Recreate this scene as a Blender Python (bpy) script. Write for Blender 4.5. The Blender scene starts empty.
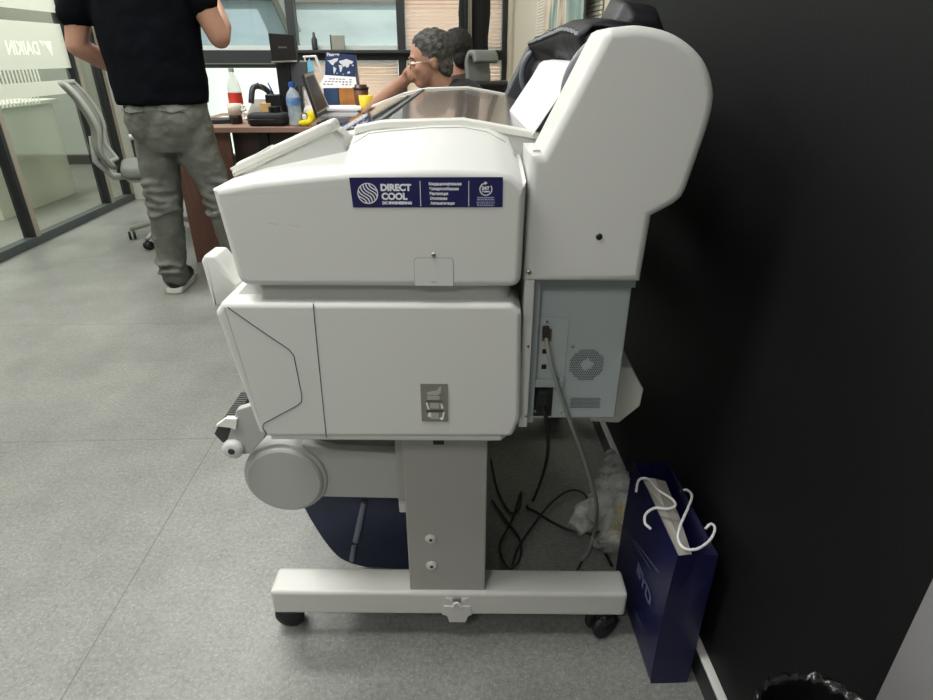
import bpy, bmesh, math, random
from math import pi, sin, cos, radians, atan
from mathutils import Vector, Matrix, noise
random.seed(7)
C = bpy.context.scene.collection

# ------------------------------------------------------------------ camera geometry (metres; camera 1.1 m above the floor)
FPX, PITCH, EYE = 600.0, atan(296/600), 1.1
YAW = radians(1.97)
PROT = radians(-2.5)                       # the plotter stands turned 2.5 degrees in the room
def basis(a):
    r = Vector((cos(a), -sin(a), 0)); f = Vector((sin(a)*cos(PITCH), cos(a)*cos(PITCH), -sin(PITCH)))
    return r, f, r.cross(f)
def at(px, py, X=None, Y=None, Z=None, a=YAW):      # a photo point measured back onto a known plane of the room
    r, f, u = basis(a)
    d = f + r*((px-466.5)/FPX) - u*((py-350)/FPX)
    if X is not None: t = X/d.x
    elif Y is not None: t = Y/d.y
    else: t = (Z-EYE)/d.z
    return Vector((0, 0, EYE)) + d*t
def pat(px, py, **k): return at(px, py, a=YAW+PROT, **k)   # same, in the plotter's own frame
RP = Matrix.Rotation(PROT, 3, 'Z')

cam_d = bpy.data.cameras.new('camera'); cam = bpy.data.objects.new('camera', cam_d); C.objects.link(cam)
cam_d.sensor_width = 36; cam_d.lens = 36*FPX/933; cam_d.clip_start = .02
cam.location = (0, 0, EYE); cam.rotation_euler = (pi/2-PITCH, 0, -YAW)
bpy.context.scene.camera = cam

# ------------------------------------------------------------------ materials
def lin(c):
    return tuple((v/12.92 if v <= .04045 else ((v+.055)/1.055)**2.4) for v in c)
MATS = {}
def mat(name, rgb, rough=.5, metal=0, var=0, vscale=8, bump=0, bscale=60, coat=0, stretch=None, spec=None, rgb2=None, trans=0, alpha=None, emit=0):
    if name in MATS: return MATS[name]
    m = bpy.data.materials.new(name); m.use_nodes = True; nt = m.node_tree; N = nt.nodes; L = nt.links
    b = N['Principled BSDF']; col = (*lin([v/255 for v in rgb]), 1)
    b.inputs['Base Color'].default_value = col
    b.inputs['Roughness'].default_value = rough; b.inputs['Metallic'].default_value = metal
    if spec is not None: b.inputs['Specular IOR Level'].default_value = spec
    if coat: b.inputs['Coat Weight'].default_value = coat
    if trans: b.inputs['Transmission Weight'].default_value = trans
    if alpha is not None: b.inputs['Alpha'].default_value = alpha
    if emit:
        b.inputs['Emission Color'].default_value = col; b.inputs['Emission Strength'].default_value = emit
    tc = N.new('ShaderNodeTexCoord'); mp = N.new('ShaderNodeMapping'); L.new(tc.outputs['Object'], mp.inputs[0])
    if stretch: mp.inputs['Scale'].default_value = stretch
    if var or rgb2:
        n = N.new('ShaderNodeTexNoise'); n.inputs['Scale'].default_value = vscale; n.inputs['Detail'].default_value = 5
        L.new(mp.outputs[0], n.inputs['Vector'])
        r = N.new('ShaderNodeValToRGB'); L.new(n.outputs['Fac'], r.inputs[0])
        r.color_ramp.elements[0].position = .3; r.color_ramp.elements[1].position = .7
        if rgb2:
            r.color_ramp.elements[0].color = col; r.color_ramp.elements[1].color = (*lin([v/255 for v in rgb2]), 1)
        else:
            r.color_ramp.elements[0].color = tuple(v*(1-var) for v in col[:3])+(1,)
            r.color_ramp.elements[1].color = tuple(min(1, v*(1+var)) for v in col[:3])+(1,)
        L.new(r.outputs[0], b.inputs['Base Color'])
        if emit: L.new(r.outputs[0], b.inputs['Emission Color'])
    if bump:
        n2 = N.new('ShaderNodeTexNoise'); n2.inputs['Scale'].default_value = bscale; n2.inputs['Detail'].default_value = 4
        L.new(mp.outputs[0], n2.inputs['Vector'])
        bp = N.new('ShaderNodeBump'); bp.inputs['Strength'].default_value = bump; bp.inputs['Distance'].default_value = .01
        L.new(n2.outputs['Fac'], bp.inputs['Height']); L.new(bp.outputs[0], b.inputs['Normal'])
    MATS[name] = m
    return m
def glass_mat(name, rgb, clear=.9, rough=.02):
    if name in MATS: return MATS[name]
    m = bpy.data.materials.new(name); m.use_nodes = True; nt = m.node_tree; N = nt.nodes; L = nt.links
    N.remove(N['Principled BSDF']); o = N['Material Output']
    t = N.new('ShaderNodeBsdfTransparent'); t.inputs[0].default_value = (*lin([v/255 for v in rgb]), 1)
    g = N.new('ShaderNodeBsdfGlossy'); g.inputs['Roughness'].default_value = rough
    lw = N.new('ShaderNodeLayerWeight'); lw.inputs['Blend'].default_value = .5
    pw = N.new('ShaderNodeMath'); pw.operation = 'POWER'; pw.inputs[1].default_value = 5; L.new(lw.outputs['Facing'], pw.inputs[0])
    ma = N.new('ShaderNodeMath'); ma.operation = 'MULTIPLY_ADD'; ma.inputs[1].default_value = .8; ma.inputs[2].default_value = .03; L.new(pw.outputs[0], ma.inputs[0])
    mx = N.new('ShaderNodeMixShader'); L.new(ma.outputs[0], mx.inputs[0]); L.new(t.outputs[0], mx.inputs[1]); L.new(g.outputs[0], mx.inputs[2])
    L.new(mx.outputs[0], o.inputs[0]); MATS[name] = m
    return m
def frosted_mat(name, rgb, clear):
    if name in MATS: return MATS[name]
    m = bpy.data.materials.new(name); m.use_nodes = True; nt = m.node_tree; N = nt.nodes; L = nt.links
    N.remove(N['Principled BSDF']); o = N['Material Output']; col = (*lin([v/255 for v in rgb]), 1)
    t = N.new('ShaderNodeBsdfTransparent'); tl = N.new('ShaderNodeBsdfTranslucent'); d = N.new('ShaderNodeBsdfDiffuse')
    tl.inputs[0].default_value = col; d.inputs[0].default_value = col
    m1 = N.new('ShaderNodeMixShader'); m1.inputs[0].default_value = .45; L.new(tl.outputs[0], m1.inputs[1]); L.new(d.outputs[0], m1.inputs[2])
    m2 = N.new('ShaderNodeMixShader'); m2.inputs[0].default_value = clear; L.new(m1.outputs[0], m2.inputs[1]); L.new(t.outputs[0], m2.inputs[2])
    L.new(m2.outputs[0], o.inputs[0]); MATS[name] = m
    return m

# ------------------------------------------------------------------ mesh building
def smooth_path(pts, n=8, closed=False):
    P = [Vector(p) for p in pts]; out = []; m = len(P); rng = range(m if closed else m-1)
    for i in rng:
        p0 = P[(i-1) % m] if closed or i > 0 else P[0]*2-P[1]
        p1 = P[i]; p2 = P[(i+1) % m]
        p3 = P[(i+2) % m] if closed or i+2 < m else P[-1]*2-P[-2]
        for k in range(n):
            t = k/n
            out.append(.5*((2*p1)+(p2-p0)*t+(2*p0-5*p1+4*p2-p3)*t*t+(3*p1-p0-3*p2+p3)*t**3))
    if not closed: out.append(P[-1])
    return out
class MB:
    def __init__(s): s.v = []; s.f = []
    def add(s, v, f):
        b = len(s.v); s.v += [Vector(p) for p in v]; s.f += [tuple(i+b for i in q) for q in f]; return s
    def box(s, x0, x1, y0, y1, z0, z1):
        v = [(x, y, z) for z in (z0, z1) for y in (y0, y1) for x in (x0, x1)]
        return s.add(v, [(0,2,3,1),(4,5,7,6),(0,1,5,4),(2,6,7,3),(0,4,6,2),(1,3,7,5)])
    def obox(s, c, size, M):                 # box turned by the matrix M
        v = [Vector(c)+M @ Vector((x*size[0]/2, y*size[1]/2, z*size[2]/2)) for z in (-1,1) for y in (-1,1) for x in (-1,1)]
        return s.add(v, [(0,2,3,1),(4,5,7,6),(0,1,5,4),(2,6,7,3),(0,4,6,2),(1,3,7,5)])
    def loft(s, rings, cap=True, closed=True):
        n = len(rings[0]); v = [p for r in rings for p in r]; f = []
        for i in range(len(rings)-1):
            for j in range(n if closed else n-1):
                k = (j+1) % n
                f.append((i*n+j, i*n+k, (i+1)*n+k, (i+1)*n+j))
        if cap:
            f.append(tuple(reversed(range(n)))); f.append(tuple((len(rings)-1)*n+j for j in range(n)))
        return s.add(v, f)
    def prism(s, prof, y0, y1):              # outline in x, z pulled along y
        a = sum(prof[i][0]*prof[(i+1) % len(prof)][1]-prof[(i+1) % len(prof)][0]*prof[i][1] for i in range(len(prof)))
        if a > 0: prof = prof[::-1]
        return s.loft([[(p[0], y, p[1]) for p in prof] for y in (y0, y1)])
    def zprism(s, prof, z0, z1):
        a = sum(prof[i][0]*prof[(i+1) % len(prof)][1]-prof[(i+1) % len(prof)][0]*prof[i][1] for i in range(len(prof)))
        if a < 0: prof = prof[::-1]
        return s.loft([[(p[0], p[1], z) for p in prof] for z in (z0, z1)])
    def xprism(s, prof, x0, x1):             # outline in y, z
        a = sum(prof[i][0]*prof[(i+1) % len(prof)][1]-prof[(i+1) % len(prof)][0]*prof[i][1] for i in range(len(prof)))
        if a < 0: prof = prof[::-1]
        return s.loft([[(x, p[0], p[1]) for p in prof] for x in (x0, x1)])
    def tube(s, pts, r, n=10, caps=True):
        P = [Vector(p) for p in pts]; rr = r if isinstance(r, (list, tuple)) else [r]*len(P)
        t0 = (P[1]-P[0]).normalized(); ref = Vector((0, 0, 1)) if abs(t0.z) < .9 else Vector((1, 0, 0))
        a = t0.cross(ref).normalized(); rings = []
        for i, p in enumerate(P):
            t = (P[min(i+1, len(P)-1)]-P[max(i-1, 0)]).normalized()
            a = (a-t*a.dot(t)).normalized(); b = t.cross(a)
            rings.append([p+(a*cos(2*pi*k/n)+b*sin(2*pi*k/n))*rr[i] for k in range(n)])
        return s.loft(rings, cap=caps)
    def limb(s, pts, rad, n=12):             # round-ended tapering limb
        P = [Vector(p) for p in pts]; d0 = (P[0]-P[1]).normalized(); d1 = (P[-1]-P[-2]).normalized()
        PP = [P[0]+d0*rad[0]*k for k in (.98, .8, .45)]+P+[P[-1]+d1*rad[-1]*k for k in (.45, .8, .98)]
        R = [rad[0]*k for k in (.2, .6, .89)]+list(rad)+[rad[-1]*k for k in (.89, .6, .2)]
        return s.tube(PP, R, n)
    def ell(s, c, r, n=16, m=10, M=None):
        c = Vector(c); rings = []
        for i in range(1, m):
            th = pi*i/m-pi/2
            rings.append([Vector((r[0]*cos(th)*cos(2*pi*k/n), r[1]*cos(th)*sin(2*pi*k/n), r[2]*sin(th))) for k in range(n)])
        if M: rings = [[M @ p for p in q] for q in rings]
        bot = M @ Vector((0, 0, -r[2])) if M else Vector((0, 0, -r[2]))
        b = len(s.v); s.loft([[p+c for p in q] for q in rings], cap=False)
        s.v += [c+bot, c-bot]; e = len(s.v); l = b+(m-2)*n
        for k in range(n):
            s.f.append((b+(k+1) % n, b+k, e-2)); s.f.append((l+k, l+(k+1) % n, e-1))
        return s
    def lathe(s, prof, c, axis='Z', n=24, cap=True):   # (radius, height) outline turned round an axis
        c = Vector(c); rings = []
        for r, h in prof:
            q = []
            for k in range(n):
                a = 2*pi*k/n
                p = {'Z': (r*cos(a), r*sin(a), h), 'Y': (r*cos(a), h, -r*sin(a)), 'X': (h, r*cos(a), r*sin(a))}[axis]
                q.append(c+Vector(p))
            rings.append(q)
        return s.loft(rings, cap)
BASE = {}                                     # where each thing's frame starts
def tag(o, label, cat, group=None, kind=None):
    o['label'] = label; o['category'] = cat
    if group: o['group'] = group
    if kind: o['kind'] = kind
    return o
def thing(name, label, cat, base=(0, 0, 0), plotter=False, group=None):
    o = bpy.data.objects.new(name, None); C.objects.link(o); o.empty_display_size = .05
    b = Vector(base); o.location = RP @ b if plotter else b
    if plotter: o.rotation_euler = (0, 0, PROT)
    BASE[o.name] = b; tag(o, label, cat, group)
    return o
def obj(name, mb, m, parent=None, bev=0, seg=3, smooth=False, label=None, plotter=False, base=None, angle=35, sub=0):
    b = BASE[parent.name] if parent else Vector(base or (0, 0, 0))
    me = bpy.data.meshes.new(name); me.from_pydata([tuple(v-b) for v in mb.v], [], mb.f); me.update()
    o = bpy.data.objects.new(name, me); C.objects.link(o)
    if m: me.materials.append(m)
    if parent: o.parent = parent
    else:
        o.location = RP @ b if plotter else b
        if plotter: o.rotation_euler = (0, 0, PROT)
    BASE[o.name] = b
    bm = bmesh.new(); bm.from_mesh(me); bmesh.ops.recalc_face_normals(bm, faces=bm.faces); bm.to_mesh(me); bm.free()
    if bev:
        k = o.modifiers.new('bevel', 'BEVEL'); k.width = bev; k.segments = seg; k.limit_method = 'ANGLE'; k.angle_limit = radians(angle); k.harden_normals = False
    if sub:
        k = o.modifiers.new('subdivision', 'SUBSURF'); k.levels = sub; k.render_levels = sub
    if smooth or bev or sub:
        for p in me.polygons: p.use_smooth = True
        if not smooth and not sub:
            try: me.set_sharp_from_angle(angle=radians(40))
            except Exception: pass
    if label: o['label'] = label
    return o
def organic(o, voxel, it=6, wrinkle=0, wscale=.08):
    k = o.modifiers.new('union', 'REMESH'); k.mode = 'VOXEL'; k.voxel_size = voxel; k.use_smooth_shade = True
    k = o.modifiers.new('soften', 'SMOOTH'); k.iterations = it; k.factor = .5
    if wrinkle:
        t = bpy.data.textures.new(o.name+'_folds', 'CLOUDS'); t.noise_scale = wscale; t.noise_depth = 2
        k = o.modifiers.new('folds', 'DISPLACE'); k.texture = t; k.strength = wrinkle; k.mid_level = .5; k.texture_coords = 'LOCAL'
    return o
def text(name, body, size, loc, rot, m, parent, align='LEFT', sx=1, bold=0, space=1):
    cu = bpy.data.curves.new(name, 'FONT'); cu.body = body; cu.size = size; cu.align_x = align; cu.offset = bold; cu.extrude = .0002; cu.space_character = space
    tmp = bpy.data.objects.new('tmp', cu); C.objects.link(tmp); cu.materials.append(m); bpy.context.view_layer.update()
    me = bpy.data.meshes.new_from_object(tmp.evaluated_get(bpy.context.evaluated_depsgraph_get()))
    bpy.data.objects.remove(tmp); bpy.data.curves.remove(cu)
    o = bpy.data.objects.new(name, me); C.objects.link(o); me.name = name
    o.parent = parent; o.location = Vector(loc)-BASE[parent.name]; o.rotation_euler = rot; o.scale = (sx, 1, 1)
    BASE[o.name] = BASE[parent.name]
    return o
def struct(name, mb, m, parent=None, **k):
    o = obj(name, mb, m, parent, **k)
    if not parent: o['kind'] = 'structure'
    return o

# palette
PLASTIC = mat('warm grey plastic', (214, 215, 211), .40, bump=.04, bscale=900)
PLASTIC_D = mat('darker grey plastic', (176, 178, 174), .45)  # a step darker than the main plastic
PLASTIC_W = mat('white plastic', (226, 226, 219), .35)
SEAM = mat('seam dark', (62, 62, 60), .8)
METAL_BOX = mat('blue grey sheet metal', (172, 182, 183), .4, var=.03, vscale=5)
STEEL = mat('bright steel', (196, 196, 190), .28, metal=.9)
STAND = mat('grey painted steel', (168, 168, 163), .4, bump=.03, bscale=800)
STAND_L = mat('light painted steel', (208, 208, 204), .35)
BLACK = mat('black plastic', (18, 19, 21), .45)
RUBBER = mat('black rubber', (22, 24, 26), .6)
DGREY = mat('dark grey plastic', (52, 55, 60), .35)
WHITE = mat('white paint', (236, 236, 232), .5)
PAPER = mat('white paper', (240, 240, 240), .65)
NAVY = mat('navy vinyl', (24, 26, 84), .35)
INK_W = mat('white ink', (232, 234, 240), .6)

# ------------------------------------------------------------------ the setting
XR, XL, YB, YF, ZC = .49, -2.63, 5.2, -2.2, 2.75
def floor_mat():
    m = bpy.data.materials.new('grey vinyl tile'); m.use_nodes = True; nt = m.node_tree; N = nt.nodes; L = nt.links; b = N['Principled BSDF']
    tc = N.new('ShaderNodeTexCoord')
    def noise_(scale, detail, rough=.6, st=None):
        n = N.new('ShaderNodeTexNoise'); n.inputs['Scale'].default_value = scale; n.inputs['Detail'].default_value = detail; n.inputs['Roughness'].default_value = rough
        if st:
            mp = N.new('ShaderNodeMapping'); mp.inputs['Scale'].default_value = st; L.new(tc.outputs['Object'], mp.inputs[0]); L.new(mp.outputs[0], n.inputs['Vector'])
        else: L.new(tc.outputs['Object'], n.inputs['Vector'])
        return n
    big = noise_(2.6, 9, .72); fine = noise_(95, 5, .85); speck = noise_(190, 2, .5)
    r1 = N.new('ShaderNodeValToRGB'); L.new(big.outputs['Fac'], r1.inputs[0])
    r1.color_ramp.elements[0].position = .3; r1.color_ramp.elements[0].color = (.185, .19, .177, 1)
    r1.color_ramp.elements[1].position = .7; r1.color_ramp.elements[1].color = (.305, .31, .29, 1)
    r2 = N.new('ShaderNodeValToRGB'); L.new(fine.outputs['Fac'], r2.inputs[0])
    r2.color_ramp.elements[0].position = .36; r2.color_ramp.elements[0].color = (.58, .58, .58, 1)
    r2.color_ramp.elements[1].position = .64; r2.color_ramp.elements[1].color = (1.18, 1.18, 1.17, 1)
    mx = N.new('ShaderNodeMix'); mx.data_type = 'RGBA'; mx.blend_type = 'MULTIPLY'; mx.inputs['Factor'].default_value = .75
    L.new(r1.outputs[0], mx.inputs['A']); L.new(r2.outputs[0], mx.inputs['B'])
    r3 = N.new('ShaderNodeValToRGB'); L.new(speck.outputs['Fac'], r3.inputs[0])
    r3.color_ramp.elements[0].position = .60; r3.color_ramp.elements[0].color = (0, 0, 0, 1)
    r3.color_ramp.elements[1].position = .70; r3.color_ramp.elements[1].color = (.09, .09, .085, 1)
    ad = N.new('ShaderNodeMix'); ad.data_type = 'RGBA'; ad.blend_type = 'ADD'; ad.inputs['Factor'].default_value = .8
    L.new(mx.outputs['Result'], ad.inputs['A']); L.new(r3.outputs[0], ad.inputs['B'])
    # tile joints
    sep = N.new('ShaderNodeSeparateXYZ'); L.new(tc.outputs['Object'], sep.inputs[0])
    def joint(out, off, pitch):
        a = N.new('ShaderNodeMath'); a.operation = 'ADD'; a.inputs[1].default_value = off; L.new(out, a.inputs[0])
        w = N.new('ShaderNodeMath'); w.operation = 'PINGPONG'; w.inputs[1].default_value = pitch/2; L.new(a.outputs[0], w.inputs[0])
        l = N.new('ShaderNodeMath'); l.operation = 'LESS_THAN'; l.inputs[1].default_value = .0016; L.new(w.outputs[0], l.inputs[0])
        return l
    jx = joint(sep.outputs[0], .745+9.3, 1.86); jy = joint(sep.outputs[1], -1.62+9.3, .93)
    mm = N.new('ShaderNodeMath'); mm.operation = 'MAXIMUM'; L.new(jx.outputs[0], mm.inputs[0]); L.new(jy.outputs[0], mm.inputs[1])
    mf = N.new('ShaderNodeMath'); mf.operation = 'MULTIPLY'; mf.inputs[1].default_value = .55; L.new(mm.outputs[0], mf.inputs[0])
    dk = N.new('ShaderNodeMix'); dk.data_type = 'RGBA'; L.new(mf.outputs[0], dk.inputs['Factor']); L.new(ad.outputs['Result'], dk.inputs['A']); dk.inputs['B'].default_value = (.06, .06, .06, 1)
    L.new(dk.outputs['Result'], b.inputs['Base Color'])
    b.inputs['Roughness'].default_value = .33; b.inputs['Specular IOR Level'].default_value = .5
    bp = N.new('ShaderNodeBump'); bp.inputs['Strength'].default_value = .25; bp.inputs['Distance'].default_value = .004
    L.new(fine.outputs['Fac'], bp.inputs['Height']); L.new(bp.outputs[0], b.inputs['Normal'])
    return m
FLOOR = floor_mat(); MATS['grey vinyl tile'] = FLOOR
struct('floor', MB().box(-6.2, XR+.1, YF-.1, YB+.15, -.1, 0), FLOOR)
CEIL = mat('white ceiling', (225, 225, 220), .9)
struct('ceiling', MB().box(-6.2, XR+.1, YF-.1, YB+.15, ZC, ZC+.1), CEIL)
WBLACK = mat('black wall paint', (19, 21, 21), .6, var=.12, vscale=1.5, bump=.08, bscale=220, spec=.18)
WBEIGE = mat('beige wall paint', (196, 190, 172), .8, var=.03, bump=.05, bscale=150)
YC = 1.94                                      # the black stretch of wall ends here
struct('wall_right', MB().box(XR, XR+.1, .425, YC, 0, ZC), WBLACK)
struct('wall_right_far', MB().box(XR, XR+.1, YC, YB+.1, 0, ZC), WBEIGE)
struct('wall_right_near', MB().box(XR-.004, XR+.1, YF, .425, 0, ZC), mat('grey wall panel', (134, 132, 134), .6, var=.03))
struct('wall_front', MB().box(-6.2, XR+.1, YF-.1, YF, 0, ZC), mat('pale office wall', (150, 150, 146), .8))
bb = struct('baseboard_right', MB().box(XR-.014, XR, .43, YC, 0, .06), mat('shaded baseboard face', (52, 54, 55), .5), bev=.002)  # face lies in shadow; that shade is put into its dark colour
obj('baseboard_lit_cap', MB().box(XR-.016, XR, .43, YC, .058, .066), mat('lit baseboard cap', (215, 215, 212), .3), bb, bev=.002)  # light on the top edge, painted as a pale strip

# back wall: dark window frames, glass, blinds
FRAME = mat('dark window frame', (44, 48, 50), .45)
SILL = mat('light sill', (205, 215, 212), .5)
wb = MB()
wb.box(XL-.05, -2.45, YB, YB+.12, 0, ZC)
struct('wall_back', wb, mat('back wall paint', (176, 180, 168), .8))
struct('wall_back_upper', MB().box(-2.45, XR, YB, YB+.12, 2.55, ZC), MATS['back wall paint'])
struct('wall_back_lower', MB().box(-2.45, XR, YB, YB+.12, 0, .32), MATS['back wall paint'])
cols = [(-2.45, -1.17), (-1.11, -.35), (-.29, .45)]
fr = MB()
for x0, x1 in ((-2.52, -2.45), (-1.17, -1.11), (-.35, -.29), (.45, .49)): fr.box(x0, x1, YB-.05, YB+.06, .3, 2.56)
fr.box(-2.45, -1.17, YB-.045, YB+.055, 1.003, 1.127)
fr.box(-1.11, XR, YB-.045, YB+.055, 1.055, 1.127)
fr.box(-2.45, XR, YB-.045, YB+.055, 2.5, 2.56); fr.box(-2.45, XR, YB-.045, YB+.055, .3, .36)
w1 = struct('window_1', fr, FRAME, bev=.004)
sl = MB()
for x0, x1 in cols[:2]: sl.box(x0, x1, YB-.035, YB+.02, 1.127, 1.158)
obj('window_sill', sl, SILL, w1)
obj('window_ledge', MB().box(-1.11, XR-.05, YB-.14, YB-.04, 1.106, 1.128), FRAME, w1, bev=.003)
obj('lower_rail', MB().box(-2.45, -1.17, YB-.06, YB-.045, 1.03, 1.036), mat('rail grey', (120, 128, 124), .4), w1)
PANE = glass_mat('window glass', (235, 242, 240))
for i, (x0, x1) in enumerate(cols):
    obj('window_pane', MB().box(x0, x1, YB+.02, YB+.026, 1.127, 2.5), PANE, w1)
    obj('window_pane', MB().box(x0, x1, YB+.02, YB+.026, .36, 1.055), PANE, w1)
# blinds: pink-cream slats, lit from behind
def blind_mat():
    m = bpy.data.materials.new('cream blind slat'); m.use_nodes = True; nt = m.node_tree; N = nt.nodes; L = nt.links; b = N['Principled BSDF']
    b.inputs['Base Color'].default_value = (*lin((.97, .88, .82)), 1); b.inputs['Roughness'].default_value = .5
    t = N.new('ShaderNodeBsdfTranslucent'); t.inputs[0].default_value = (*lin((1.0, .87, .79)), 1)
    mx = N.new('ShaderNodeMixShader'); mx.inputs[0].default_value = .45; L.new(b.outputs[0], mx.inputs[1]); L.new(t.outputs[0], mx.inputs[2]); L.new(mx.outputs[0], N['Material Output'].inputs[0])
    return m
BLIND = blind_mat()
def blind(x0, x1, z0, z1, label):
    t = thing('venetian_blind', label, 'blind', ((x0+x1)/2, YB-.02, z1), group='cream venetian blinds on the back windows')
    s = MB(); z = z0+.012
    while z < z1-.03:
        s.add([(x0, YB-.030, z-.0115), (x1, YB-.030, z-.0115), (x1, YB-.018, z), (x0, YB-.018, z), (x1, YB-.008, z+.0115), (x0, YB-.008, z+.0115)], [(0, 1, 2, 3), (3, 2, 4, 5)]); z += .0255
    obj('slats', s, BLIND, t)
    obj('head_rail', MB().box(x0, x1, YB-.035, YB-.005, z1-.03, z1), WHITE, t)
    for q in (.12, .88):
        x = x0+(x1-x0)*q; obj('ladder_cord', MB().tube([(x, YB-.033, z1-.02), (x, YB-.033, z0+.01)], .0012, 6), WHITE, t)
blind(-.285, .445, 1.13, 2.5, 'cream venetian blind in the tall upper window behind the two seated men')
blind(-.285, .445, .37, 1.054, 'cream venetian blind in the low window behind the coat stand')
blind(-1.105, -.355, .37, 1.054, 'cream venetian blind in the low window behind the world map board')

# outside the windows: pale facade seen through the glass
def facade_mat():
    m = bpy.data.materials.new('pale facade'); m.use_nodes = True; nt = m.node_tree; N = nt.nodes; L = nt.links; b = N['Principled BSDF']
    tc = N.new('ShaderNodeTexCoord'); mp = N.new('ShaderNodeMapping'); mp.inputs['Scale'].default_value = (.5, 1, 1.6); L.new(tc.outputs['Object'], mp.inputs[0])
    n = N.new('ShaderNodeTexNoise'); n.inputs['Scale'].default_value = 1.6; n.inputs['Detail'].default_value = 6; L.new(mp.outputs[0], n.inputs['Vector'])
    r = N.new('ShaderNodeValToRGB'); L.new(n.outputs['Fac'], r.inputs[0])
    r.color_ramp.elements[0].position = .35; r.color_ramp.elements[0].color = (.36, .37, .36, 1)
    r.color_ramp.elements[1].position = .6; r.color_ramp.elements[1].color = (.50, .52, .51, 1)
    L.new(r.outputs[0], b.inputs['Base Color']); b.inputs['Roughness'].default_value = .9
    return m
f_ = obj('opposite_building', MB().box(-1.75, 3, 7.6, 7.8, 1.05, 6), facade_mat()); tag(f_, 'pale grey building facade seen outside through the back windows', 'building')
obj('blue_wall', MB().box(-7, -1.75, 7.62, 7.8, 1.05, 6), mat('pale blue render', (160, 170, 175), .9, var=.10, vscale=.8), f_)
obj('ledge', MB().box(-7, -1.75, 7.56, 7.62, 1.62, 1.645), mat('facade ledge', (96, 106, 110), .8), f_)
obj('ledge', MB().box(-1.75, 3, 7.55, 7.6, 1.60, 1.78), mat('brown ledge', (118, 108, 100), .8), f_)
obj('lower_wall', MB().box(-7, 3, 7.55, 7.75, -1, 1.05), mat('sunlit plaster', (250, 248, 238), .9), f_)
dp = MB()
for (a, b2, w) in (((-2.05, 7.45, 2.6), (-1.62, 7.45, 1.3), .09),): dp.tube([a, ((a[0]+b2[0])/2-.06, 7.45, (a[2]+b2[2])/2+.1), b2], [w, w, w*.9], 8)
obj('slanted_band', dp, mat('brown grey band', (112, 108, 102), .7), f_)  # dark band slanting down in front of the outside wall
struct('ground_outside', MB().box(-7, 3, YB+.2, 12, -1.2, -1), mat('pale paving', (225, 222, 210), .9))

# curtain and slatted blind on the beige stretch of the right-hand wall
t = thing('patterned_curtain', 'long curtain with brown, teal and cream streaks on the beige side wall', 'curtain', (XR-.05, 2.9, 1.18))
def streak_mat():
    m = bpy.data.materials.new('streaked curtain cloth'); m.use_nodes = True; nt = m.node_tree; N = nt.nodes; L = nt.links; b = N['Principled BSDF']
    tc = N.new('ShaderNodeTexCoord'); mp = N.new('ShaderNodeMapping'); mp.inputs['Scale'].default_value = (.3, 1, .10); L.new(tc.outputs['Object'], mp.inputs[0])
    n = N.new('ShaderNodeTexNoise'); n.inputs['Scale'].default_value = 7; n.inputs['Detail'].default_value = 4; L.new(mp.outputs[0], n.inputs['Vector'])
    r = N.new('ShaderNodeValToRGB'); L.new(n.outputs['Fac'], r.inputs[0]); e = r.color_ramp.elements
    e[0].position = .28; e[0].color = (.07, .05, .035, 1); e[1].position = .74; e[1].color = (.10, .075, .05, 1)
    for p, c in ((.36, (.42, .36, .27, 1)), (.42, (.16, .11, .075, 1)), (.46, (.60, .54, .43, 1)), (.51, (.20, .29, .26, 1)), (.55, (.13, .20, .18, 1)), (.59, (.58, .50, .40, 1)), (.66, (.30, .22, .15, 1))):
        x = e.new(p); x.color = c
    L.new(r.outputs[0], b.inputs['Base Color']); b.inputs['Roughness'].default_value = .9
    return m
cm = MB(); ring = []
for z in (1.19, 1.6, 2.1, 2.5): ring.append([(XR-.045+.018*sin(26*y)+.006*sin(61*y), y, z) for y in [2.10+i*.0105 for i in range(84)]])
cm.loft(ring, cap=False, closed=False)
obj('curtain_cloth', cm, streak_mat(), t, smooth=True)
t2 = thing('slatted_wall_blind', 'cream slatted blind behind the streaked curtain on the side wall', 'blind', (XR-.02, 2.9, 1.16))
s = MB(); z = 1.17
while z < 2.5: s.box(XR-.010, XR-.004, 2.08, 3.5, z, z+.010); z += .013
obj('slats', s, mat('cream slat', (214, 210, 194), .6), t2)

# left: glass partition to the meeting room
ALU = mat('grey aluminium frame', (112, 112, 106), .4, metal=.3)
DARKF = mat('black frame edge', (22, 25, 26), .5)
wl = MB(); wl.box(XL-.05, XL+.015, -2.2, YB, 0, .055); wl.box(XL-.05, XL+.015, -2.2, YB, 2.65, ZC)
mull = [5.17, 4.83, 3.86, 2.89, 1.92, .95, -.02, -.99, -1.96]
w_left = struct('wall_left', wl, mat('dark base rail', (70, 76, 76), .45), bev=.004)
mk, ml = MB(), MB()
for y in mull:
    mk.box(XL-.05, XL+.012, y-.035, y-.005, .05, 2.66); ml.box(XL-.05, XL+.018, y-.005, y+.035, .05, 2.66)
obj('mullion_edge', mk, DARKF, w_left); obj('mullion', ml, mat('pale mullion', (150, 142, 126), .5), w_left)
GP = glass_mat('partition glass', (246, 248, 244))
FROST = frosted_mat('frosted film', (236, 238, 228), .12)
bands = [(1.012, 1.285), (.852, .938), (1.352, 2.65)]
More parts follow.
